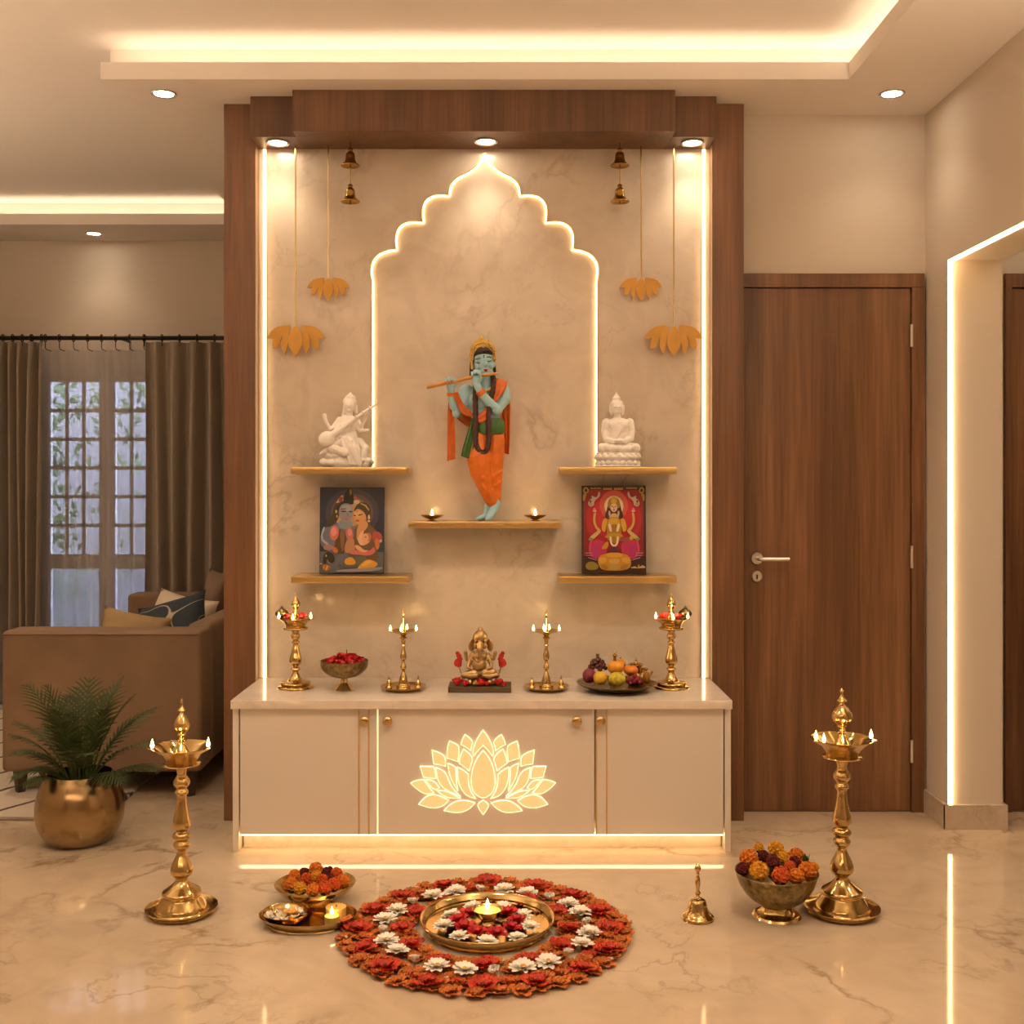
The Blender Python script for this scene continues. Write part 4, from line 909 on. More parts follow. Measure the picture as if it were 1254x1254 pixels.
def marigold(m, label):
    """a ball of ruffled petals"""
    bm = B(); n = 54
    for i in range(n):
        z = 1-1.55*i/n; r = math.sqrt(max(0, 1-z*z)); a = i*2.39996
        d = Vector((r*math.cos(a), r*math.sin(a), z)); t1 = d.orthogonal().normalized(); t2 = d.cross(t1); k = random.uniform(0, PI)
        t1, t2 = t1*math.cos(k)+t2*math.sin(k), t2*math.cos(k)-t1*math.sin(k)
        c0 = bm.verts.new(d*.70); rim = []; w_ = .27+.05*random.random()
        for q in range(7):
            b_ = 2*PI*q/7; up = .96+.10*math.sin(q*2.4+i); rim.append(bm.verts.new(d*up+(t1*math.cos(b_)+t2*math.sin(b_))*w_*(1+.2*math.sin(3*q+i))))
        for q in range(7): bm.faces.new((c0, rim[q], rim[(q+1) % 7]))
    t = thing('marigold', label, 'flower', (0, 0, 0)); finish('petals', bm, m, t, angle=3)
    g = B(); lathe(g, smoothprof([(0, -1.02), (.25, -1.0), (.5, -.8), (.72, -.45), (.6, -.2), (0, .2)], 2), 16); finish('calyx', g, 'leaf' if m != 'darkred' else 'fdark', t); return t
def place(proto, state, loc, label, rot=None, sc_=1.0, group=None, cat=None):
    """the first call moves the prototype itself, later calls copy it"""
    rot = rot or (random.uniform(-.25, .25), random.uniform(-.25, .25), random.uniform(0, 6.28))
    if proto.name not in state:
        state[proto.name] = 1; o = proto; o.location = loc; o.rotation_euler = rot; o.scale = (sc_,)*3; o['label'] = label
        if group: o['group'] = group
        return o
    return dup(proto, loc, label, rot, sc_, group)
ST = {}
MG = {k: marigold(m, 'x') for k, m in (('orange', 'mango'), ('yellow', 'yellowm'), ('deep orange', 'deep'), ('maroon', 'darkred'))}
# marigolds in the pedestal bowl: zoom-measured positions (x, y, radius px) -> bowl coordinates
s = .00026
for zx, zy, dy, r, col, lab in (
    (425, 175, .062, 62, 'yellow', 'small yellow marigold at the back left peak of the pedestal bowl'),
    (628, 190, .068, 92, 'yellow', 'yellow marigold at the back peak of the pedestal bowl'),
    (870, 275, .052, 95, 'orange', 'orange marigold at the back right of the pedestal bowl'),
    (310, 305, .018, 108, 'orange', 'orange marigold on the left side of the pedestal bowl'),
    (485, 275, .03, 68, 'maroon', 'maroon marigold between the peaks of the pedestal bowl'),
    (590, 335, -.012, 78, 'maroon', 'maroon marigold at the heart of the pedestal bowl'),
    (722, 285, .012, 72, 'yellow', 'small yellow marigold at the heart of the pedestal bowl'),
    (855, 350, .0, 70, 'maroon', 'maroon marigold in front of the back right orange one in the pedestal bowl'),
    (240, 425, -.01, 74, 'maroon', 'maroon marigold hanging at the left rim of the pedestal bowl'),
    (430, 452, -.058, 110, 'yellow', 'big yellow marigold at the front left rim of the pedestal bowl'),
    (690, 508, -.078, 104, 'deep orange', 'red-orange marigold at the front rim of the pedestal bowl'),
    (795, 395, -.03, 66, 'deep orange', 'small red-orange marigold inside the pedestal bowl'),
    (872, 515, -.066, 92, 'orange', 'orange marigold at the front rim right of the red-orange one'),
    (1000, 450, -.024, 108, 'orange', 'big orange marigold at the right rim of the pedestal bowl'),
    (1080, 410, .028, 60, 'yellow', 'small yellow marigold at the far right rim of the pedestal bowl')):
    # depth shifts the height seen in the photo: compensate
    Y = 3.455+dy; X = px(885+zx/9.646, Y); Z = pz(1020+zy/9.646, Y)
    place(MG[col], ST, (X, Y, Z), lab, sc_=r*s, group='marigolds in the pedestal bowl', rot=(random.uniform(.15, .6), random.uniform(-.3, .3), random.uniform(0, 6)))
bm = B()
for a in range(9): petal_grid(bm, random.uniform(.05, .085), .022, .5, random.uniform(.2, .9), a*.7, base=0, tipw=.1)
o = finish('leaf_sprig', bm, 'leaf', angle=3); o.location = (PB[0], PB[1], .095); tag(o, 'dark green leaves tucked among the marigolds of the pedestal bowl', 'leaves')
bm = B()
for a in range(4): petal_grid(bm, .05, .012, .2, 1.25, a*1.6, tipw=.05)
o = finish('leaf_sprig', bm, 'leaf', angle=3); o.location = (px(988, 3.46), 3.47, .135); tag(o, 'small green sprig at the back right of the pedestal bowl', 'leaves')
s = 3.565/F/8.957
for zx, zy, dy, r, col, lab in (
    (455, 245, .045, 66, 'orange', 'orange marigold at the back left of the wide brass bowl'),
    (560, 215, .055, 58, 'maroon', 'maroon marigold at the back left of the wide brass bowl'),
    (688, 180, .05, 80, 'orange', 'orange marigold crowning the wide brass bowl'),
    (800, 215, .05, 62, 'maroon', 'maroon marigold behind the crown of the wide brass bowl'),
    (842, 172, .06, 32, 'maroon', 'tiny maroon bud at the back of the wide brass bowl'),
    (912, 225, .05, 70, 'deep orange', 'red-orange marigold at the back right of the wide brass bowl'),
    (690, 250, .005, 62, 'yellow', 'small golden marigold at the middle of the wide brass bowl'),
    (590, 285, -.0, 72, 'deep orange', 'red-orange marigold left of the middle of the wide brass bowl'),
    (755, 290, -.01, 64, 'deep orange', 'red-orange marigold right of the middle of the wide brass bowl'),
    (845, 285, .01, 58, 'maroon', 'maroon marigold at the right of the wide brass bowl'),
    (415, 350, -.03, 86, 'orange', 'big orange marigold at the left rim of the wide brass bowl'),
    (515, 388, -.065, 70, 'yellow', 'golden marigold at the front left rim of the wide brass bowl'),
    (660, 400, -.078, 74, 'orange', 'orange marigold at the front rim of the wide brass bowl'),
    (788, 385, -.072, 74, 'deep orange', 'red-orange marigold at the front rim of the wide brass bowl'),
    (890, 345, -.04, 76, 'deep orange', 'red-orange marigold at the front right rim of the wide brass bowl'),
    (985, 315, -.005, 80, 'orange', 'big orange marigold at the right rim of the wide brass bowl')):
    Y = 3.565+dy; place(MG[col], ST, (px(310+zx/8.957, Y), Y, pz(1045+zy/8.957, Y)), lab, sc_=r*s, group='marigolds in the wide brass bowl', rot=(random.uniform(.15, .7), random.uniform(-.3, .3), random.uniform(0, 6)))

# ---------------------------------------------------------------- the flower carpet
red = bloom('red_blossom', 'x', 'flower', [(5, .041, .042, .10, .16, .003, .8, .2, .0018), (5, .025, .026, .2, .42, .006, .75, .3, .0012)], 'redflower', ('fdark', .006, .009, .8))
red2 = bloom('red_blossom', 'x', 'flower', [(5, .034, .035, .10, .22, .003, .8, .2, .0018), (4, .020, .022, .2, .5, .006, .75, .3, .0012)], 'redflower', ('fdark', .005, .008, .8))
rust = bloom('orange_blossom', 'x', 'flower', [(6, .027, .024, .1, .06, .003, .95, .25, .0016), (4, .017, .018, .2, .25, .006, .9, .3, .0012)], 'rust')
daisy = bloom('white_daisy', 'x', 'flower', [(12, .030, .0135, -.1, .22, .006, .75, .3, 0), (10, .022, .0115, -.1, .5, .009, .75, .3, 0)], 'white', ('yolk', .0062, .012, .7))
bud = bloom('white_bud', 'x', 'flower', [(7, .014, .012, .9, .5, .004, .8, .4, .0008), (5, .010, .010, .9, .9, .006, .8, .4, .0005)], 'white')
crim = bloom('crimson_blossom', 'x', 'flower', [(7, .034, .024, .2, .25, .006, .9, .35, .002), (6, .022, .018, .3, .6, .010, .9, .35, .0015)], 'crimson', ('fdark', .006, .012, .8))
def around(n, r, z, proto, lab, group, a0=PI/2, sc_=1.0, jr=.006, ja=.02, cx_=RX, cy_=RY, tilt=.12):
    for i in range(n):
        a = a0-2*PI*i/n+random.uniform(-ja, ja); rr = r+random.uniform(-jr, jr)
        label = lab % ORD[i] if '%' in lab else lab
        place(proto, ST, (cx_+rr*math.cos(a), cy_+rr*math.sin(a), z+random.uniform(0, .001)), label, (random.uniform(-tilt, tilt), random.uniform(-tilt, tilt), random.uniform(0, 6)), sc_*random.uniform(.9, 1.08), group)
around(44, .402, .002, rust, 'rust-orange blossom lying in the outermost row of the flower carpet', 'orange blossoms of the outer border', a0=PI/2+.1, sc_=1.25, jr=.009)
around(40, .358, .002, rust, 'rust-orange blossom lying in the second row of the flower carpet', 'orange blossoms of the second row', sc_=1.2, jr=.012)
around(32, .232, .002, rust, 'rust-orange blossom lying in the innermost row of the flower carpet', 'orange blossoms of the inner border', a0=PI/2+.13, sc_=1.12, jr=.011)
around(30, .268, .002, rust, 'rust-orange blossom lying just inside the white ring of the flower carpet', 'orange blossoms inside the white ring', a0=PI/2+.05, sc_=.95, jr=.008)
around(40, .330, .002, rust, 'rust-orange blossom lying just outside the white ring of the flower carpet', 'orange blossoms outside the white ring', a0=PI/2+.05, sc_=.95, jr=.008)
around(16, .378, .006, red, "%s red blossom of the flower carpet's outer border, clockwise from the cabinet side", 'red blossoms of the outer border', jr=.012, sc_=1.1)
around(16, .349, .004, red2, "%s small red blossom just inside the outer border, clockwise from the cabinet side", 'small red blossoms of the outer border', a0=PI/2+.22, sc_=.72, jr=.015, ja=.06)
around(12, .247, .006, red2, "%s red blossom of the flower carpet's inner border, clockwise from the cabinet side", 'red blossoms of the inner border', a0=PI/2, sc_=1.12, jr=.008)
for i in range(8):
    a = PI/2-.30-2*PI*i/8
    for k, w_ in ((.13, 'leading'), (-.13, 'following')):
        aa = a+k; rr = .302+random.uniform(-.004, .004)
        place(daisy, ST, (RX+rr*math.cos(aa), RY+rr*math.sin(aa), .010), '%s daisy of the %s white pair, clockwise from the cabinet side of the flower carpet' % (w_, ORD[i]), (random.uniform(-.1, .1), random.uniform(-.1, .1), random.uniform(0, 6)), random.uniform(1.15, 1.28), 'white daisies of the flower carpet')
    aa = a-.39
    place(bud, ST, (RX+.302*math.cos(aa), RY+.302*math.sin(aa), .009), '%s white bud between daisy pairs, clockwise from the cabinet side of the flower carpet' % ORD[i], None, 1.6, 'white buds of the flower carpet')
for i in range(10):
    a = PI/2-.2-2*PI*i/10+random.uniform(-.1, .1); rr = random.choice((.345, .41))
    place(bud, ST, (RX+rr*math.cos(a), RY+rr*math.sin(a), .008), 'stray white bud among the orange border blossoms, %s clockwise from the cabinet side' % ORD[i], None, .62, 'stray white buds of the border')
# flowers inside the round plate
CXY = dict(cx_=PX_, cy_=PY_)
around(9, .132, .008, daisy, '%s white daisy round the plate lamp, clockwise from its far side', 'white daisies in the round plate', a0=PI/2+.35, sc_=1.05, jr=.010, **CXY)
around(9, .085, .010, crim, '%s crimson blossom round the plate lamp, clockwise from its far side', 'crimson blossoms in the round plate', a0=PI/2, sc_=.98, jr=.008, **CXY)
# small bowl: white jasmine and yellow petals
jas = bloom('jasmine', 'x', 'flower', [(6, .016, .010, .2, .4, .003, .6, .3, .0008)], 'white', ('yolk', .0028, .005, .8))
for i, (dx, dy, dz, n) in enumerate(((-.045, 0, .020, 'left edge'), (-.03, -.025, .019, 'front left'), (-.028, .02, .019, 'back left'), (-.012, -.004, .024, 'middle'), (.0, -.035, .019, 'front'), (.006, .03, .020, 'back'), (.030, -.022, .020, 'front right'), (.042, .004, .022, 'right edge'), (.03, .025, .021, 'back right'))):
    place(jas, ST, (SBX+dx, SBY+dy, dz), 'white jasmine blossom at the %s of the small bowl' % n, (random.uniform(-.5, .5), random.uniform(-.5, .5), random.uniform(0, 6)), 1.1, 'jasmine in the small bowl')
yp = bloom('yellow_blossom', 'yellow blossom lying on the jasmine in the small bowl', 'flower', [(5, .026, .015, .1, .25, .003, .6, .3, .001)], plain('yellow petals', (.78, .42, .06), .5)); yp.location = (SBX+.012, SBY-.004, .030)
M['nut'] = plain('pale sweets', (.72, .55, .32), .5)
for dx, dy, n, m in ((-.02, -.045, 'cream sweet ball at the front left rim of the small bowl', 'nut'), (.006, -.046, 'cream sweet ball at the front rim of the small bowl', 'nut'), (.026, -.040, 'orange sweet ball at the front right rim of the small bowl', 'mango')):
    o = finish('sweet', blob(B(), (0, 0, 0), (.0105, .0105, .009), u=14, v=10), m); o.location = (SBX+dx, SBY+dy, .027); tag(o, n, 'sweet', 'sweets in the small bowl')
# red blossoms heaped in the footed bowl on the worktop
hib = bloom('red_blossom', 'x', 'flower', [(5, .034, .030, .9, .35, 0, .8, .4, .003), (5, .024, .024, .9, .8, .004, .8, .4, .002)], 'crimson', ('fdark', .004, .012, 1.6))
for i, (dx, dy, dz, n) in enumerate(((-.05, -.02, -.004, 'left front'), (-.04, .03, 0, 'left back'), (-.012, -.045, -.002, 'front middle'), (.026, -.036, -.002, 'front right'), (.055, .0, -.002, 'right'), (.03, .035, .003, 'back right'), (-.008, .005, .013, 'top left'), (.028, .002, .013, 'top right'))):
    place(hib, ST, (BOWLR[0]+dx, BOWLR[1]+dy, BOWLR[2]+dz), 'scarlet blossom heaped in the footed bowl, at its %s' % n, (random.uniform(-.4, .4), random.uniform(-.4, .4), random.uniform(0, 6)), 1.0, 'scarlet blossoms in the footed bowl')
o = finish('stalk', tube(B(), [(0, 0, 0), (.002, 0, .02), (.001, 0, .042)], [.003, .0025, .0015], 8), 'leaf'); o.location = (BOWLR[0]+.008, BOWLR[1], BOWLR[2]+.012); tag(o, 'dark flower stalk sticking up from the footed bowl', 'stalk')
for x, mi, n in ((362, 1, 'left'), (822, -1, 'right')):
    for k, (dx, dy, m_, n2) in enumerate(((.026, .004, hib, 'beside the finial'), (-.024, -.012, hib, 'in front of the finial'))):
        place(m_, ST, (px(x, 4.28)+mi*dx, 4.28+dy, ZT+.262), 'red blossom %s in the dish of the %s tall worktop lamp' % (n2, n), None, .8, 'blossoms in the tall lamp dishes')

# ---------------------------------------------------------------- fruit on the plate
FX, FY = px(755, 4.24), 4.24
def fruit(name, label, zx, zy, dy, r, m, dent=0, sq=(1, 1, 1), bumps=0, stalk=True):
    Y = FY+dy; X = px(700+zx/8.36, Y); Z = pz(770+zy/8.36, Y); rr = r/8.36*Y/F
    t = thing(name, label, 'fruit', (X, Y, Z), 'fruit on the brass plate'); bm = B()
    pr = [(0, -rr)]+[(rr*math.sin(PI*i/14), -rr*math.cos(PI*i/14)) for i in range(1, 14)]+[(0, rr)]
    pr = [(q, z-dent*rr*math.exp(-(q/(.25*rr))**2)*(1 if z > 0 else -.5)) for q, z in pr]
    if bumps: pr = smoothprof(pr, 2)
    lathe(bm, pr, 40 if bumps else 28, mod=(lambda a, q, z: 1+bumps*math.sin(11*a+z*260)*math.sin(z*420)) if bumps else None, sx=sq[0], sy=sq[1])
    if sq[2] != 1: bmesh.ops.scale(bm, verts=bm.verts, vec=(1, 1, sq[2]))
    finish('flesh', bm, m, t)
    if stalk: finish('stalk', tube(B(), [(0, 0, rr*(sq[2]-dent)-.001), (.001, 0, rr*sq[2]+.005)], .0016, 6), 'leaf', t)
    return t
yl = plain('yellow fruit skin', (.72, .42, .03), .4, var=.25, vscale=30, bump=.15, bscale=250)
gy = plain('yellow-green fruit skin', (.58, .46, .03), .5, var=.4, vscale=60, bump=.7, bscale=160)
og = plain('orange fruit skin', (.78, .33, .02), .4, var=.25, vscale=30, bump=.2, bscale=250)
dg = plain('deep orange fruit skin', (.74, .22, .015), .4, var=.2, vscale=30)
mg = plain('magenta fruit skin', (.22, .015, .05), .35, var=.4, vscale=50)
fruit('magenta_fruit', 'dark magenta fruit at the left edge of the brass plate', 180, 480, -.02, 70, mg, .1, (1, 1, 1.1), .02)
fruit('yellow_fruit', 'smooth yellow fruit at the front left of the brass plate', 293, 502, -.065, 72, yl, .15)
fruit('knobbly_fruit', 'knobbly yellow-green fruit at the front of the brass plate', 465, 516, -.082, 86, gy, .1, (1, 1, .88), .035, False)
fruit('orange_fruit', 'large orange fruit at the middle of the brass plate', 452, 395, .0, 82, og, .12, (1.05, 1, .85))
fruit('orange_fruit', 'orange fruit half hidden behind the large one on the brass plate', 500, 358, .055, 55, og, .12)
fruit('orange_fruit', 'flattened deep orange fruit right of the middle of the brass plate', 607, 425, -.005, 74, dg, .15, (1, 1, .72))
fruit('amber_fruit', 'slim amber fruit at the right end of the brass plate', 765, 495, -.03, 56, plain('amber skin', (.30, .13, .015), .35, var=.4), .05, (.72, .72, 1.15))
gm = plain('red grape skin', (.20, .008, .022), .25, var=.3); km = plain('dark grape skin', (.10, .022, .02), .35, var=.5, vscale=80)
def cluster(label, zx, zy, dy, n, sp, r, m, hs):
    Y = FY+dy; t = thing('grape_bunch', label, 'fruit', (px(700+zx/8.36, Y), Y, pz(770+zy/8.36, Y)), 'grape bunches on the brass plate')
    for i in range(n):
        a = i*2.39996; q = math.sqrt((i+.5)/n); z = hs*(1-q*q)+random.uniform(-.003, .003)
        finish('grape', blob(B(), (sp*q*math.cos(a), sp*.8*q*math.sin(a), z-hs*.4), r*random.uniform(.9, 1.1), u=12, v=8), m, t)
    return t
cluster('bunch of red grapes at the front right of the brass plate', 642, 525, -.055, 22, .027, .0082, gm, .024)
t = cluster('bunch of dark grapes with a woody stub at the back left of the brass plate', 265, 375, .04, 26, .034, .0088, km, .036)
finish('stub', tube(B(), [(0, 0, .012), (0, 0, .030), (.001, 0, .044)], [.005, .006, .007], 10), 'brassd', t)
t = thing('brass_pot', 'dark brass water pot behind the fruit on the plate', 'pot', (px(700+660/8.36, FY+.075), FY+.075, ZT+.009))
finish('pot', lathe(B(), smoothprof([(0, 0), (.02, 0), (.034, .012), (.037, .028), (.03, .044), (.021, .052), (.019, .062), (.027, .070), (.029, .072), (.024, .072), (.015, .062), (0, .06)], 3), 32), 'bell', t)
finish('lid', lathe(B(), smoothprof([(0, .072), (.028, .072), (.03, .075), (.02, .08), (.006, .083), (.005, .088), (.003, .096), (0, .102)], 2), 28), 'brass', t)
t = thing('brass_pot', 'small brass spouted pot at the back right of the fruit plate', 'pot', (px(700+735/8.36, FY+.06), FY+.06, ZT+.011))
finish('pot', lathe(B(), smoothprof([(0, 0), (.014, 0), (.024, .014), (.022, .032), (.013, .044), (.02, .058), (.021, .06), (.012, .058), (0, .05)], 3), 28), 'goldleaf', t)
finish('spout', tube(B(), smoothprof([(.016, 0, .025), (.028, 0, .034), (.034, 0, .05)], 3), .0045, 8), 'goldleaf', t)
t = thing('hand_bell', 'slim brass bell handle rising behind the orange fruit', 'bell', (px(700+442/8.36, FY+.085), FY+.085, ZT+.012))
finish('bell', lathe(B(), smoothprof([(0, 0), (.022, 0), (.018, .012), (.012, .03), (.005, .036), (0, .037)], 3), 24), 'brass', t)
finish('handle', lathe(B(), smoothprof([(.004, .034), (.0055, .05), (.006, .085), (.0055, .098), (.009, .102), (.009, .107), (.004, .110), (.0045, .116), (0, .124)], 3), 16), 'brass', t)

# ---------------------------------------------------------------- potted palm
random.seed(5)
PXX, PYY = px(98, 4.17), 4.17
t = thing('potted_palm', 'feathery green palm in a round gold pot beside the sofa', 'plant', (PXX, PYY, 0))
pot = finish('pot', lathe(B(), smoothprof([(0, 0), (.085, 0), (.115, .012), (.145, .055), (.157, .11), (.153, .17), (.135, .22), (.116, .252), (.1145, .254), (.1125, .252), (.128, .22), (.135, .19), (.09, .19)], 3), 64), 'pot', t)
M['soil'] = plain('potting soil', (.02, .014, .01), .95, bump=.8, bscale=90)
finish('soil', lathe(B(), [(0, .205), (.132, .2)], 32), 'soil', t)
M['frond'] = plain('palm leaf', (.042, .066, .012), .55, var=.45, vscale=14); M['stem'] = plain('palm stem', (.08, .11, .03), .5)
def frond(az, lean, ln, droop, lw):
    bm = B(); a = lean; p = Vector((.03*math.cos(az), .03*math.sin(az), .2)); n = 20; ln *= .86; d = Vector((math.cos(az), math.sin(az), 0)); pts = [p.copy()]; dirs = []
    for i in range(n):
        v = d*math.sin(a)+Vector((0, 0, math.cos(a))); dirs.append(v); p = p+v*ln/n; pts.append(p.copy()); a += droop/n*(.4+1.4*i/n)
    tube(bm, pts[::2]+([pts[-1]] if len(pts) % 2 == 0 else []), [.0045*(1-.8*i/(len(pts[::2])+1)) for i in range(len(pts[::2])+(1 if len(pts) % 2 == 0 else 0))], 6)
    sd = Vector((-math.sin(az), math.cos(az), 0))
    for i in range(7, n):
        t_ = (i-7)/(n-8); L_ = lw*(math.sin(PI*(.12+.80*t_))**.8)*random.uniform(.85, 1.1); v = dirs[i]; nr = v.cross(sd)
        for s_ in (1, -1):
            out = (sd*s_*.80+v*(.55+.55*t_)-Vector((0, 0, .0))+nr*.12).normalized(); q = pts[i]; wv = .0066*(1-.3*t_)
            wd = (v-out*v.dot(out)).normalized()*wv; prev = None
            for k in range(5):
                u = k/4; c = q+out*L_*u-Vector((0, 0, 1))*L_*.26*u*u; wk = (1-u)**.6*(1 if k else .6)
                row = (bm.verts.new(c-wd*wk), bm.verts.new(c+wd*wk+nr*.001))
                if prev: bm.faces.new((prev[0], prev[1], row[1], row[0]))
                prev = row
    return finish('frond', bm, 'frond', t, angle=3)
for az, le, ln, dr, lw in ((1.1, .12, .40, .5, .12), (2.3, .14, .40, .5, .12), (4.4, .12, .40, .6, .12), (5.6, .18, .40, .6, .12), (3.0, .12, .46, .4, .12), (.2, .22, .44, .6, .12), (4.9, .45, .34, 1.0, .11), (3.7, .4, .36, .9, .11),
    (1.6, .05, .46, .35, .13), (.4, .10, .49, .5, .13), (2.9, .22, .50, .7, .13), (3.5, .30, .38, .85, .12), (.0, .38, .47, .85, .13), (-.35, .62, .42, 1.0, .12), (3.3, .50, .30, 1.2, .10), (2.5, .45, .34, .9, .11), (.8, .5, .42, .8, .11),
    (4.2, .5, .38, 1.1, .11), (5.2, .5, .36, 1.1, .11), (4.7, .25, .42, .7, .12), (-.7, .85, .34, 1.2, .10), (3.8, .70, .28, 1.4, .09), (5.5, .9, .30, 1.1, .09), (4.0, .8, .24, 1.3, .08), (1.2, .25, .45, .5, .12), (2.0, .2, .44, .5, .12), (-.1, .95, .34, .9, .10), (3.1, .75, .23, 1.3, .09)):
    frond(az, le, ln, dr, lw)
# ================================================================ statues
M['blueskin'] = plain('painted blue skin', (.36, .62, .72), .42, var=.06)
M['dhoti'] = plain('painted orange cloth', (.70, .17, .012), .5, var=.15, vscale=40)
M['shawl'] = plain('painted shawl orange', (.60, .125, .012), .5, var=.15, vscale=40)
M['green'] = plain('painted green sash', (.055, .15, .035), .5, var=.2, vscale=40)
M['garl'] = plain('dark brown garland', (.055, .016, .014), .6, bump=.6, bscale=300)
M['hairm'] = plain('painted dark hair', (.030, .012, .010), .45)
M['flute'] = plain('bamboo flute', (.62, .30, .065), .4, var=.15)
M['lips'] = plain('painted lips', (.45, .03, .035), .35)
M['eyel'] = plain('painted eye line', (.03, .07, .075), .5)
M['crowng'] = plain('painted gold', (.84, .52, .13), .32, .5, var=.5, vscale=220, bump=1, bscale=260)
KY, KS = 4.40, 4.40/F/4.645
KR = thing('flute_player_statue', 'blue-skinned crowned flute player statue in orange dhoti, standing cross-legged', 'statue', (px(595, KY), KY, ZS2))
def K(x, y, d=0): return Vector(((x-441)*KS, -d*KS, (1150-y)*KS))
def Kb(bm, x, y, d, rx, ry, rd, rot=None): blob(bm, K(x, y, d), (rx*KS, rd*KS, ry*KS), rot, 18, 14)
def Kl(bm, pts): limb(bm, [K(*p[:3]) for p in pts], [p[3]*KS for p in pts], 12)
# the body: head, neck, torso, arms, hands, shins and feet in one surface
b = B()
Kb(b, 431, 258, 22, 57, 74, 58); Kb(b, 437, 300, 36, 44, 34, 40); Kb(b, 430, 225, 20, 56, 50, 58)          # skull, jaw
Kb(b, 443, 268, 80, 9, 14, 13); Kb(b, 441, 250, 78, 6, 22, 7)                                            # nose
Kb(b, 445, 318, 66, 17, 11, 12)                                                                       # chin
Kb(b, 408, 282, 58, 18, 15, 18); Kb(b, 468, 278, 58, 17, 15, 18)                                         # cheeks
Kb(b, 406, 251, 66, 17, 8, 11); Kb(b, 458, 245, 66, 16, 8, 11)                                           # closed lids
Kb(b, 374, 265, 10, 8, 22, 10); Kb(b, 489, 258, 10, 8, 22, 10)                                           # ears
Kl(b, [(436, 330, 12, 36), (438, 385, 6, 40)])
Kb(b, 438, 425, 4, 112, 44, 50); Kb(b, 430, 470, 10, 104, 74, 52); Kb(b, 438, 545, 8, 84, 66, 46); Kb(b, 448, 600, 6, 88, 46, 46)
Kb(b, 385, 468, 46, 40, 36, 22); Kb(b, 478, 462, 46, 40, 36, 22)
Kl(b, [(332, 418, 4, 44), (305, 485, 14, 38), (278, 540, 28, 28), (262, 500, 44, 27), (250, 440, 66, 22), (248, 410, 74, 20)])   # viewer's left arm
Kl(b, [(536, 410, 4, 44), (545, 460, 22, 38), (505, 520, 52, 34), (460, 482, 76, 28), (415, 432, 96, 22)])                        # viewer's right arm
Kb(b, 246, 388, 80, 26, 34, 17, (0, .1, 0))                                                            # left palm
for i, (fx, fy) in enumerate(((222, 356), (238, 350), (253, 350), (268, 354))):                        # four fingers over the flute
    Kl(b, [(232+i*10, 376, 84, 7.5), (fx, fy+6, 96, 7), (fx-1, fy-4, 110, 6.2), (fx-3, fy+14, 118, 5.5)])
Kl(b, [(268, 392, 88, 8.5), (279, 372, 100, 7.5), (274, 356, 108, 6.5)])
Kb(b, 390, 360, 104, 24, 42, 17, (0, -.05, 0)); Kl(b, [(412, 428, 98, 20), (396, 392, 102, 22)])
for i, (fx, fy) in enumerate(((366, 320), (381, 310), (396, 308), (410, 314))):
    Kl(b, [(376+i*9, 340, 106, 8), (fx, fy+4, 114, 7.2), (fx-1, fy-2, 128, 6.4), (fx, fy+16, 136, 5.6)])
Kl(b, [(404, 372, 114, 9), (416, 350, 122, 7.5), (412, 334, 130, 6.5)])
Kl(b, [(430, 640, 6, 26), (436, 860, 24, 26), (468, 990, 24, 22), (486, 1030, 22, 22), (498, 1056, 22, 24)]); Kl(b, [(502, 1052, 18, 24), (488, 1085, 34, 24), (462, 1128, 56, 21), (450, 1140, 70, 13)])    # front shin, foot
Kl(b, [(480, 640, 0, 26), (476, 860, 0, 26), (470, 1000, 0, 24), (452, 1090, 4, 22), (440, 1126, 10, 22), (408, 1136, 24, 15), (392, 1140, 30, 10)])
for i in range(4): Kl(b, [(446+i*7, 1140, 66-i*3, 6.5), (443+i*7, 1144, 78-i*4, 5.5)])
body = remesh('body', b, .0021, 'blueskin', KR, 5)
# trousers
b = B()
Kb(b, 448, 650, 4, 102, 60, 56); Kl(b, [(398, 690, 20, 60), (402, 790, 34, 70), (412, 870, 38, 62), (446, 970, 30, 44), (474, 1036, 24, 37)])
Kl(b, [(492, 690, 0, 58), (484, 800, 2, 58), (482, 900, -4, 54), (490, 980, -6, 40), (494, 1022, 0, 34)])
for y_, r_ in ((760, 62), (830, 64), (900, 60), (960, 50)): Kl(b, [(430+.1*(y_-700), y_+30, 84-.05*(y_-700), 8), (400+.16*(y_-700), y_+10, 96, 8), (372+.2*(y_-700), y_-18, 76, 7)])
for y_ in (720, 800, 870, 930): Kl(b, [(462, y_+26, 44, 8), (500, y_+18, 52, 8), (532, y_-6, 30, 7)])
remesh('dhoti', b, .0024, 'dhoti', KR, 4)
# green sash with a hanging tail
b = B(); lathe(b, [(0, .335), (.060, .335), (.064, .343), (.0655, .362), (.0625, .385), (.058, .398), (0, .4)], 40, c=K(448, 1150, 4), sx=1.08, sy=.72, mod=lambda a, r, z: 1+.015*math.sin(z*900+2*a))
cloth(b, [K(352, 600, 54), K(330, 680, 70), K(312, 740, 74), K(302, 785, 72)], [K(392, 620, 66), K(382, 700, 82), K(374, 760, 84), K(368, 806, 82)], 14, .0035, 3, .005)
finish('sash', b, 'green', KR, angle=1.2)
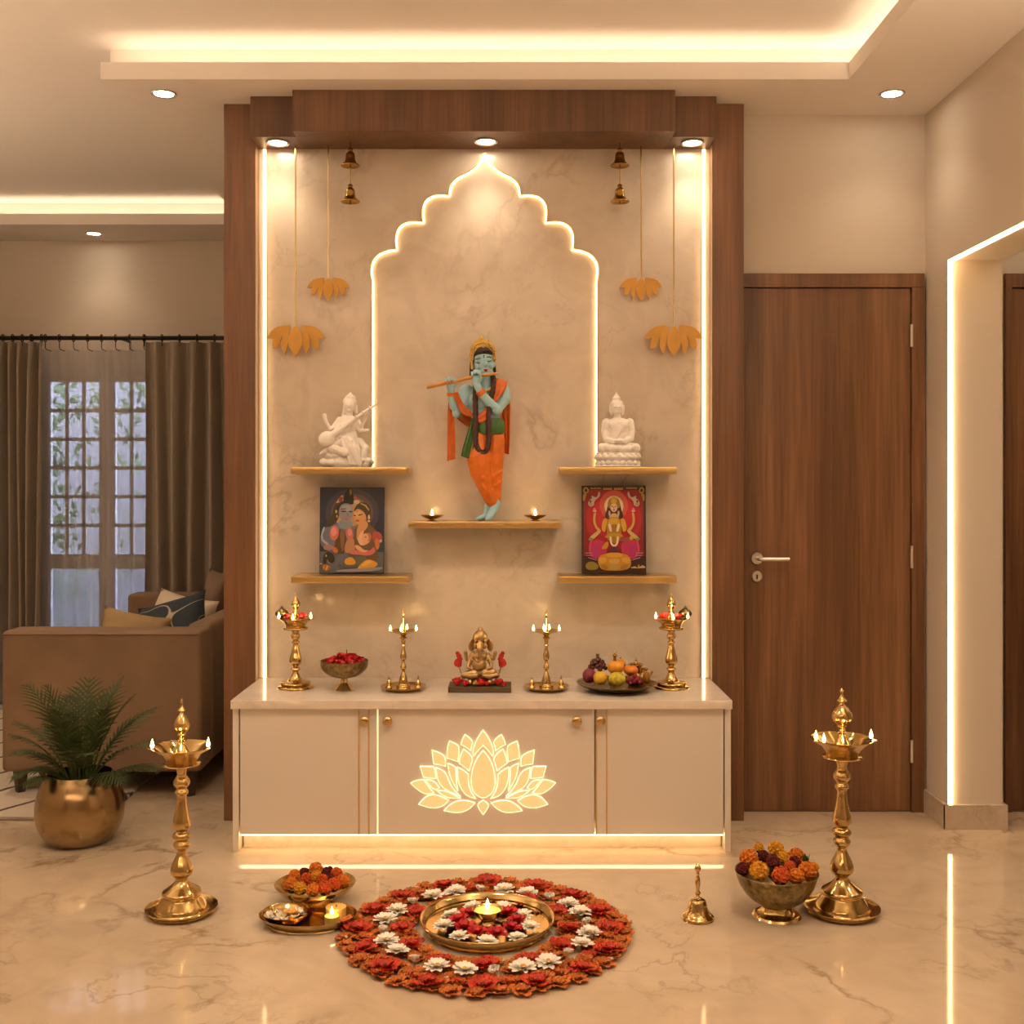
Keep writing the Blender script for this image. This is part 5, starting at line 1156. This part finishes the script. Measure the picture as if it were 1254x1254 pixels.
# shawl: over the viewer's right shoulder, across the waist, over the forearm, both ends hanging
b = B()
cloth(b, [K(490, 340, 40), K(478, 376, 60), K(486, 420, 70), K(470, 480, 70)], [K(552, 352, 14), K(564, 372, 44), K(545, 420, 66), K(500, 480, 74)], 10, .002, 2, .004)
cloth(b, [K(258, 432, 92), K(275, 480, 78), K(305, 540, 72), K(345, 560, 72), K(400, 552, 76), K(450, 505, 76)], [K(286, 425, 92), K(305, 470, 70), K(335, 515, 64), K(368, 545, 68), K(405, 600, 76), K(452, 580, 76)][:6], 8, .002, 2, .004)
cloth(b, [K(500, 350, -34), K(520, 450, -52), K(530, 560, -56), K(540, 680, -56), K(545, 765, -56)], [K(560, 372, -30), K(580, 470, -50), K(580, 560, -54), K(578, 680, -54), K(574, 772, -54)], 10, .004, 2, .004)
cloth(b, [K(228, 480, 10), K(224, 560, 4), K(222, 700, 2), K(220, 812, 2)], [K(254, 440, 24), K(262, 570, 10), K(268, 700, 8), K(268, 800, 6)], 10, .003, 2, .004)
cloth(b, [K(360, 560, -52), K(300, 520, -40), K(255, 480, -12), K(232, 478, 6)], [K(360, 630, -52), K(300, 590, -42), K(268, 560, -14), K(250, 540, 4)], 6, .002, 1, .004)
finish('shawl', b, 'shawl', KR, angle=1.2)
# garland: one long dark loop
g = [(384, 372, 40), (382, 430, 66), (384, 520, 74), (386, 620, 82), (386, 700, 88), (400, 748, 88), (428, 764, 86), (454, 738, 84), (460, 660, 82), (458, 560, 78), (466, 480, 72), (482, 410, 62), (486, 350, 40), (478, 330, 16)]
pts = smoothprof([tuple(K(*p)) for p in g], 7)
finish('garland', tube(B(), pts, [KS*15*(1+.10*math.sin(i*2.1)) for i in range(len(pts))], 12), 'garl', KR)
b = B(); tube(b, smoothprof([tuple(K(*p)) for p in ((395, 385, 50), (420, 412, 64), (440, 420, 66), (462, 408, 64), (474, 385, 54))], 4), KS*6, 8)
for x_, y_ in ((418, 416), (440, 426), (462, 412), (440, 442)): Kb(b, x_, y_, 68, 7, 8, 5)
finish('necklace', b, 'crowng', KR)
# hair and crown
b = B(); Kb(b, 428, 240, -6, 66, 84, 60); Kl(b, [(366, 200, 4, 10), (360, 270, -2, 12), (357, 322, -6, 10)]); Kl(b, [(488, 250, -2, 10), (492, 305, -8, 8)]); Kb(b, 428, 196, 30, 58, 42, 48)
Kl(b, [(374, 214, 40, 9), (400, 200, 66, 9), (430, 192, 72, 9), (460, 192, 66, 9), (484, 208, 42, 9)])
remesh('hair', b, .0022, 'hairm', KR, 3)
b = B(); out_, inn = [], []
for i in range(25):
    a = PI*1.12*i/24-PI*.06; out_.append((424+78*math.cos(a), 236-(112 if .2 < a < PI-.2 else 92)*max(0, math.sin(a))**.8-8*abs(math.sin(a*9)))); inn.append((428+58*math.cos(a), 236-68*max(0, math.sin(a))**.9))
for k in range(24):
    q = [out_[k], out_[k+1], inn[k+1], inn[k]]; dd = [26+18*math.sin(PI*k/24), 26+18*math.sin(PI*(k+1)/24)]
    f = [K(*q[0], dd[0]-6), K(*q[1], dd[1]-6), K(*q[2], dd[1]+14), K(*q[3], dd[0]+14)]; bk = [v+Vector((0, 12*KS, 0)) for v in f]
    vs = [b.verts.new(v) for v in f+bk]
    for ix in ((0, 1, 2, 3), (7, 6, 5, 4), (0, 4, 5, 1), (3, 2, 6, 7), (0, 3, 7, 4), (1, 5, 6, 2)): b.faces.new([vs[j] for j in ix])
for k in range(0, 25):
    a = PI*1.1*k/24-PI*.05
    Kb(b, 428+59*math.cos(a), 236-70*max(0, math.sin(a))**.9, 46+16*math.sin(a), 5, 5, 5); Kb(b, 425+72*math.cos(a), 236-92*max(0, math.sin(a))**.8, 40+12*math.sin(a), 6, 7, 5)
Kb(b, 414, 120, 36, 12, 16, 9); Kb(b, 414, 106, 34, 5, 8, 5); Kb(b, 428, 168, 66, 7, 13, 6); Kl(b, [(362, 240, 30, 8), (364, 268, 26, 7), (366, 286, 26, 9)]); Kl(b, [(493, 225, 30, 7), (492, 245, 26, 7)])
finish('crown', b, 'crowng', KR, angle=1.0)
# face paint, flute, bangles
b = B()
for x0_, y0_, w_, tl in ((405, 252, 19, .10), (457, 244, 18, .12)):
    tube(b, [K(x0_-w_+i*w_/3, y0_+5-tl*(i-3)*4+(4 if 0 < i < 6 else -1)*(1-abs(i-3)/4), 76-abs(i-3)*2.6) for i in range(7)], 2.2*KS, 6)
    tube(b, [K(x0_-w_+i*w_/3, y0_-14-tl*(i-3)*5-4*(1-abs(i-3)/3), 76-abs(i-3)*2.6) for i in range(7)], 2.4*KS, 6)
tube(b, [K(431, 216, 77), K(432, 232, 80)], 2.6*KS, 6)
finish('eyes', b, 'eyel', KR)
b = B(); Kb(b, 440, 299, 78, 10, 4.5, 6); Kb(b, 446, 299, 78, 8, 4.5, 6); Kb(b, 444, 306, 76, 9, 5, 6); finish('lips', b, 'lips', KR)
b = B(); tube(b, [K(112, 400, 112), K(240, 372, 106), K(380, 340, 98), K(470, 326, 92), K(512, 319, 90)], [KS*11, KS*11, KS*10, KS*9, KS*5], 14)
for x_ in (205, 222, 240, 258): Kb(b, x_, 372-(x_-240)*.22, 118, 8, 8, 6)
finish('flute', b, 'flute', KR)
for c0, c1, r_ in (((250, 444, 66), (249, 426, 70), 25), ((424, 440, 92), (406, 418, 98), 26)):
    finish('bangle', tube(B(), [K(*c0), K((c0[0]+c1[0])/2, (c0[1]+c1[1])/2, (c0[2]+c1[2])/2), K(*c1)], [KS*r_, KS*(r_+1.5), KS*r_], 20), 'dhoti', KR)

# ---------------------------------------------------------------- white resin figures
M['resin'] = plain('white resin', (.92, .88, .83), .38)
class Kit:
    """photo-measured coordinates -> a statue's own metres"""
    def __init__(s, x0, y0, scale, Y): s.x0, s.y0, s.k = x0, y0, Y/F/scale
    def p(s, x, y, d=0): return Vector(((x-s.x0)*s.k, -d*s.k, (s.y0-y)*s.k))
    def b(s, bm, x, y, d, rx, ry, rd, rot=None): blob(bm, s.p(x, y, d), (rx*s.k, rd*s.k, ry*s.k), rot, 18, 14)
    def l(s, bm, *pts): limb(bm, [s.p(*q[:3]) for q in pts], [q[3]*s.k for q in pts], 10)
Q = Kit(475, 541, 4.48, 4.41)
sv = thing('lute_player_statue', 'white resin seated lute player statue on the upper left shelf', 'statue', (px(320+475/4.48, 4.41), 4.41, ZS1), 'white resin statues')
b = B()
lathe(b, [(0, 0), (.088, 0), (.094, .012), (.088, .03), (.078, .05), (0, .052)], 40, mod=lambda a, r, z: 1+.06*math.sin(9*a), sy=.62)
for a in range(14):
    t_ = 2*PI*a/14; Q.b(b, 468+118*math.cos(t_), 512-8*math.sin(t_*2), 62*math.sin(t_), 34, 22, 24, (0, 0, 0)); Q.b(b, 468+100*math.cos(t_+.2), 478, 56*math.sin(t_), 30, 17, 22)
Q.b(b, 478, 445, 4, 78, 36, 52); Q.b(b, 478, 380, 4, 50, 72, 38); Q.b(b, 476, 290, 4, 56, 36, 36); Q.b(b, 474, 320, 14, 46, 46, 36); Q.b(b, 455, 312, 34, 18, 17, 14); Q.b(b, 496, 312, 34, 18, 17, 14)
Q.l(b, (482, 262, 6, 20), (484, 235, 8, 19)); Q.b(b, 485, 205, 14, 31, 40, 34); Q.b(b, 487, 208, 48, 5, 9, 7); Q.b(b, 486, 230, 40, 12, 8, 9)
Q.b(b, 485, 182, -2, 38, 32, 36); Q.b(b, 476, 200, 44, 6, 3, 4); Q.b(b, 495, 200, 44, 6, 3, 4); Q.b(b, 486, 218, 44, 8, 3, 5); Q.b(b, 489, 158, 0, 30, 16, 28); Q.l(b, (489, 150, 6, 16), (490, 133, 6, 5)); Q.l(b, (456, 200, -14, 10), (452, 240, -16, 11), (444, 272, -14, 10)); Q.l(b, (516, 200, -14, 10), (520, 240, -16, 10))
Q.l(b, (430, 282, 4, 19), (402, 318, 14, 15), (380, 330, 24, 12), (362, 295, 30, 10), (352, 268, 32, 11)); Q.b(b, 352, 258, 32, 12, 12, 9)
Q.l(b, (440, 300, 10, 17), (410, 350, 40, 14), (425, 385, 60, 11), (440, 372, 66, 10))
Q.l(b, (524, 284, 4, 19), (552, 318, 14, 14), (572, 280, 30, 11), (588, 240, 36, 9)); Q.b(b, 590, 232, 38, 10, 12, 9)
Q.l(b, (520, 300, 6, 17), (540, 338, 10, 13), (568, 340, 24, 9), (588, 338, 26, 8))
Q.l(b, (440, 405, 30, 36), (400, 440, 60, 30), (470, 462, 84, 26)); Q.l(b, (470, 400, 40, 32), (505, 440, 66, 32), (530, 500, 62, 26), (545, 530, 64, 18))
for i in range(5): Q.l(b, (452+i*20, 398, 66, 8), (478+i*17, 460, 84-i*3, 9), (500+i*14, 525, 80-i*3, 8))
Q.l(b, (540, 400, 10, 24), (572, 440, 20, 26), (560, 500, 30, 24)); Q.l(b, (420, 430, 40, 22), (360, 455, 44, 16), (335, 470, 30, 12))
remesh('figure', b, .0021, 'resin', sv, 3)
b = B(); Q.b(b, 372, 390, 74, 47, 44, 32, (0, -.6, 0)); Q.l(b, (395, 370, 76, 22), (440, 340, 76, 15), (520, 282, 70, 12), (600, 225, 62, 9), (640, 197, 58, 5))
for t_ in (.55, .7, .85): Q.b(b, 395+245*t_, 370-173*t_-8, 84, 5, 7, 6)
Q.b(b, 600, 232, 52, 12, 14, 12)
remesh('lute', b, .0019, 'resin', sv, 2)
Q = Kit(388, 537, 4.48, 4.41)
bu = thing('meditating_statue', 'white resin meditating figure on a lotus base on the upper right shelf', 'statue', (px(670+388/4.48, 4.41), 4.41, ZS1), 'white resin statues')
b = B(); kk = Q.k
lathe(b, smoothprof([(0, 0), (118*kk, 0), (122*kk, 8*kk), (108*kk, 18*kk), (104*kk, 26*kk), (126*kk, 50*kk), (124*kk, 62*kk), (116*kk, 66*kk), (118*kk, 76*kk), (110*kk, 82*kk), (0, 82*kk)], 2), 56, mod=lambda a, r, z: 1+(.035*abs(math.cos(7*a)) if .003 < z < 62*kk else 0), sy=.72)
for i in range(18):
    t_ = 2*PI*(i+.5)/18
    Q.b(b, 388+112*math.cos(t_), 478, 80*math.sin(t_)*-1, 15+6*abs(math.sin(t_)), 19, 14); Q.b(b, 388+110*math.cos(t_+.17), 515, 79*math.sin(t_+.17)*-1, 14+6*abs(math.sin(t_)), 15, 13)
remesh('lotus_base', b, .0016, 'resin', bu, 1)
b = B()
Q.b(b, 390, 432, 0, 90, 28, 62); Q.l(b, (420, 425, 20, 26), (482, 432, 34, 27), (440, 436, 62, 22), (392, 438, 68, 18)); Q.l(b, (350, 425, 20, 26), (300, 432, 34, 27), (340, 436, 62, 22), (388, 432, 72, 18))
Q.b(b, 390, 355, 0, 60, 74, 42); Q.b(b, 389, 300, 2, 68, 36, 42); Q.b(b, 389, 325, 14, 56, 40, 36); Q.b(b, 364, 310, 34, 26, 22, 14); Q.b(b, 416, 310, 34, 26, 22, 14)
Q.l(b, (326, 292, 2, 25), (316, 340, 4, 22), (322, 385, 22, 19), (360, 398, 58, 14), (386, 394, 66, 12)); Q.l(b, (452, 292, 2, 25), (462, 340, 4, 22), (456, 380, 22, 19), (420, 396, 58, 14), (392, 388, 66, 12))
Q.b(b, 388, 392, 70, 26, 8, 18)
Q.l(b, (384, 262, 0, 20), (384, 245, 2, 19)); Q.b(b, 383, 212, 8, 33, 40, 34); Q.b(b, 383, 228, 16, 26, 24, 26); Q.b(b, 383, 214, 44, 5, 12, 7); Q.b(b, 383, 234, 40, 9, 4, 6); Q.b(b, 371, 207, 38, 9, 4, 6); Q.b(b, 395, 207, 38, 9, 4, 6)
Q.b(b, 382, 190, 0, 36, 28, 36); Q.b(b, 381, 162, 0, 24, 18, 24); Q.b(b, 380, 146, 0, 13, 12, 13); Q.l(b, (380, 138, 0, 7), (379, 121, 0, 2.5)); Q.l(b, (347, 200, 0, 7), (348, 235, 0, 7), (352, 246, 2, 6)); Q.l(b, (419, 200, 0, 7), (418, 235, 0, 7), (415, 246, 2, 6))
for i in range(5): Q.l(b, (440-i*8, 290+i*12, 36, 4), (400-i*6, 330+i*12, 46, 4), (350, 350+i*11, 40, 4))
remesh('figure', b, .0019, 'resin', bu, 2)

# ---------------------------------------------------------------- bronze elephant-headed idol on its tray
M['bronze'] = plain('weathered bronze', (.46, .31, .14), .30, .9, var=.15, vscale=35, bump=.25, bscale=110)
M['tray'] = plain('dark carved wood', (.085, .052, .022), .5, var=.4)
GY = 4.235; Q = Kit(620, 1040, 12.54, GY); kk = Q.k
gt = thing('idol', 'seated bronze elephant-headed idol on a dark tray in the middle of the worktop', 'statue', (px(540+600/12.54, GY), GY, ZT))
boxo('tray', -.117, .117, -.06, .06, 0, .022, 'tray', gt, .003)
zt_ = .022
b = B()
Q.b(b, 620, 985, 0, 190, 60, 130); Q.b(b, 620, 1020, 0, 215, 34, 150)
Q.b(b, 615, 860, 0, 200, 70, 120); Q.b(b, 608, 735, 56, 116, 100, 108); Q.b(b, 612, 620, 10, 120, 80, 86); Q.b(b, 612, 560, 0, 110, 50, 70)
Q.b(b, 625, 385, 40, 100, 92, 90); Q.b(b, 625, 330, 30, 92, 70, 84); Q.b(b, 560, 440, 60, 44, 52, 46); Q.b(b, 690, 440, 60, 44, 52, 46)
Q.b(b, 492, 440, 10, 60, 96, 22, (0, .1, .5)); Q.b(b, 772, 440, 10, 60, 96, 22, (0, -.1, -.5)); Q.b(b, 572, 345, 112, 30, 9, 10); Q.b(b, 678, 345, 112, 30, 9, 10); Q.l(b, (540, 320, 70, 12), (585, 305, 108, 12), (625, 300, 118, 13), (665, 305, 108, 12), (710, 320, 70, 12))
Q.l(b, (625, 400, 118, 50), (622, 470, 156, 44), (622, 550, 176, 38), (628, 615, 184, 33), (600, 660, 184, 27), (562, 645, 180, 22), (550, 605, 176, 17))
Q.l(b, (578, 500, 110, 13), (552, 540, 134, 9)); Q.l(b, (676, 500, 110, 13), (704, 540, 134, 9))
Q.l(b, (505, 590, 10, 40), (452, 650, 10, 32), (418, 660, 14, 27), (404, 590, 18, 28), (398, 550, 20, 30)); Q.l(b, (735, 590, 10, 40), (800, 640, 10, 32), (832, 650, 14, 27), (848, 590, 18, 28), (856, 555, 20, 30))
Q.l(b, (510, 620, 40, 40), (460, 710, 60, 34), (440, 760, 90, 28), (470, 780, 120, 24)); Q.l(b, (730, 620, 40, 40), (790, 710, 60, 34), (790, 770, 90, 28), (740, 780, 120, 24))
Q.l(b, (590, 840, 60, 62), (430, 870, 70, 58), (370, 895, 80, 46), (480, 900, 120, 44), (570, 880, 140, 36)); Q.l(b, (650, 840, 60, 62), (820, 850, 70, 58), (880, 890, 80, 46), (770, 910, 120, 44), (680, 885, 140, 34))
Q.l(b, (500, 650, 90, 12), (560, 690, 126, 12), (620, 705, 134, 12), (690, 680, 124, 12), (730, 640, 90, 12)); Q.l(b, (520, 590, 90, 10), (580, 660, 124, 10)); Q.l(b, (470, 990, 110, 46), (400, 1010, 90, 34)); Q.l(b, (770, 990, 110, 46), (850, 1010, 90, 34))
f = remesh('figure', b, .0016, 'bronze', gt, 2); f.location = (0, 0, zt_)
b = B(); lathe(b, smoothprof([(0, .168), (.0255, .168), (.0272, .172), (.0262, .182), (.0225, .193), (.015, .201), (.010, .204), (.0098, .207), (.006, .213), (.0, .219)], 3), 32, c=(Q.p(625, 1040).x, -.010, 0), mod=lambda a, r, z: 1+.03*math.cos(12*a))
f = finish('crown', b, 'bronze', gt); f.location = (0, 0, zt_)
b = B(); Q.b(b, 574, 378, 124, 19, 14, 12); Q.b(b, 676, 378, 124, 19, 14, 12); f = finish('eyes', b, 'wick', gt); f.location = (0, 0, zt_)
for mx in (1, -1):
    b = B(); cxx = 285 if mx > 0 else 960
    for i, (ox, oy, r_) in enumerate(((-10, -100, 34), (12, -60, 42), (26, -10, 44), (0, 40, 62), (-20, 60, 50), (10, 80, 46))): Q.b(b, cxx+ox*mx, 665+oy, -10+6*math.sin(i), r_, r_*.95, 20)
    f = remesh('red_ornament', b, .0018, 'redpetal', gt, 1, label='red plume-shaped ornament'); f.location = (0, 0, zt_)
    b = B(); Q.l(b, (cxx, 720, -10, 10), (cxx+mx*40, 860, -10, 10), (cxx+mx*90, 960, -10, 12)); f = finish('ornament_stem', b, 'bronze', gt); f.location = (0, 0, zt_)
lot = bloom('lotus_bud', 'x', 'flower', [(6, .030, .022, -.1, 1.15, 0, .35, .6, 0), (6, .030, .022, .2, .75, 0, .35, .6, 0)], 'crimson')
lot2 = lot
for dx, dy, n, s_ in ((-.083, -.036, 'tallest red lotus bud at the left corner of the idol tray', 1.05), (-.056, -.044, 'small red lotus bud beside the left corner bud of the idol tray', .75), (.004, -.045, 'plump red lotus bud at the front middle of the idol tray', 1.0), (.072, -.040, 'red lotus bud at the right of the idol tray', .95), (.092, -.046, 'small red lotus bud at the right corner of the idol tray', .6), (.028, -.048, 'small red lotus bud right of the plump one on the idol tray', .65)):
    place(lot, ST, (px(540+600/12.54, GY)+dx, GY+dy, ZT+.022), n, (random.uniform(-.2, .2), random.uniform(-.2, .2), random.uniform(0, 6)), s_, 'red lotus buds on the idol tray')
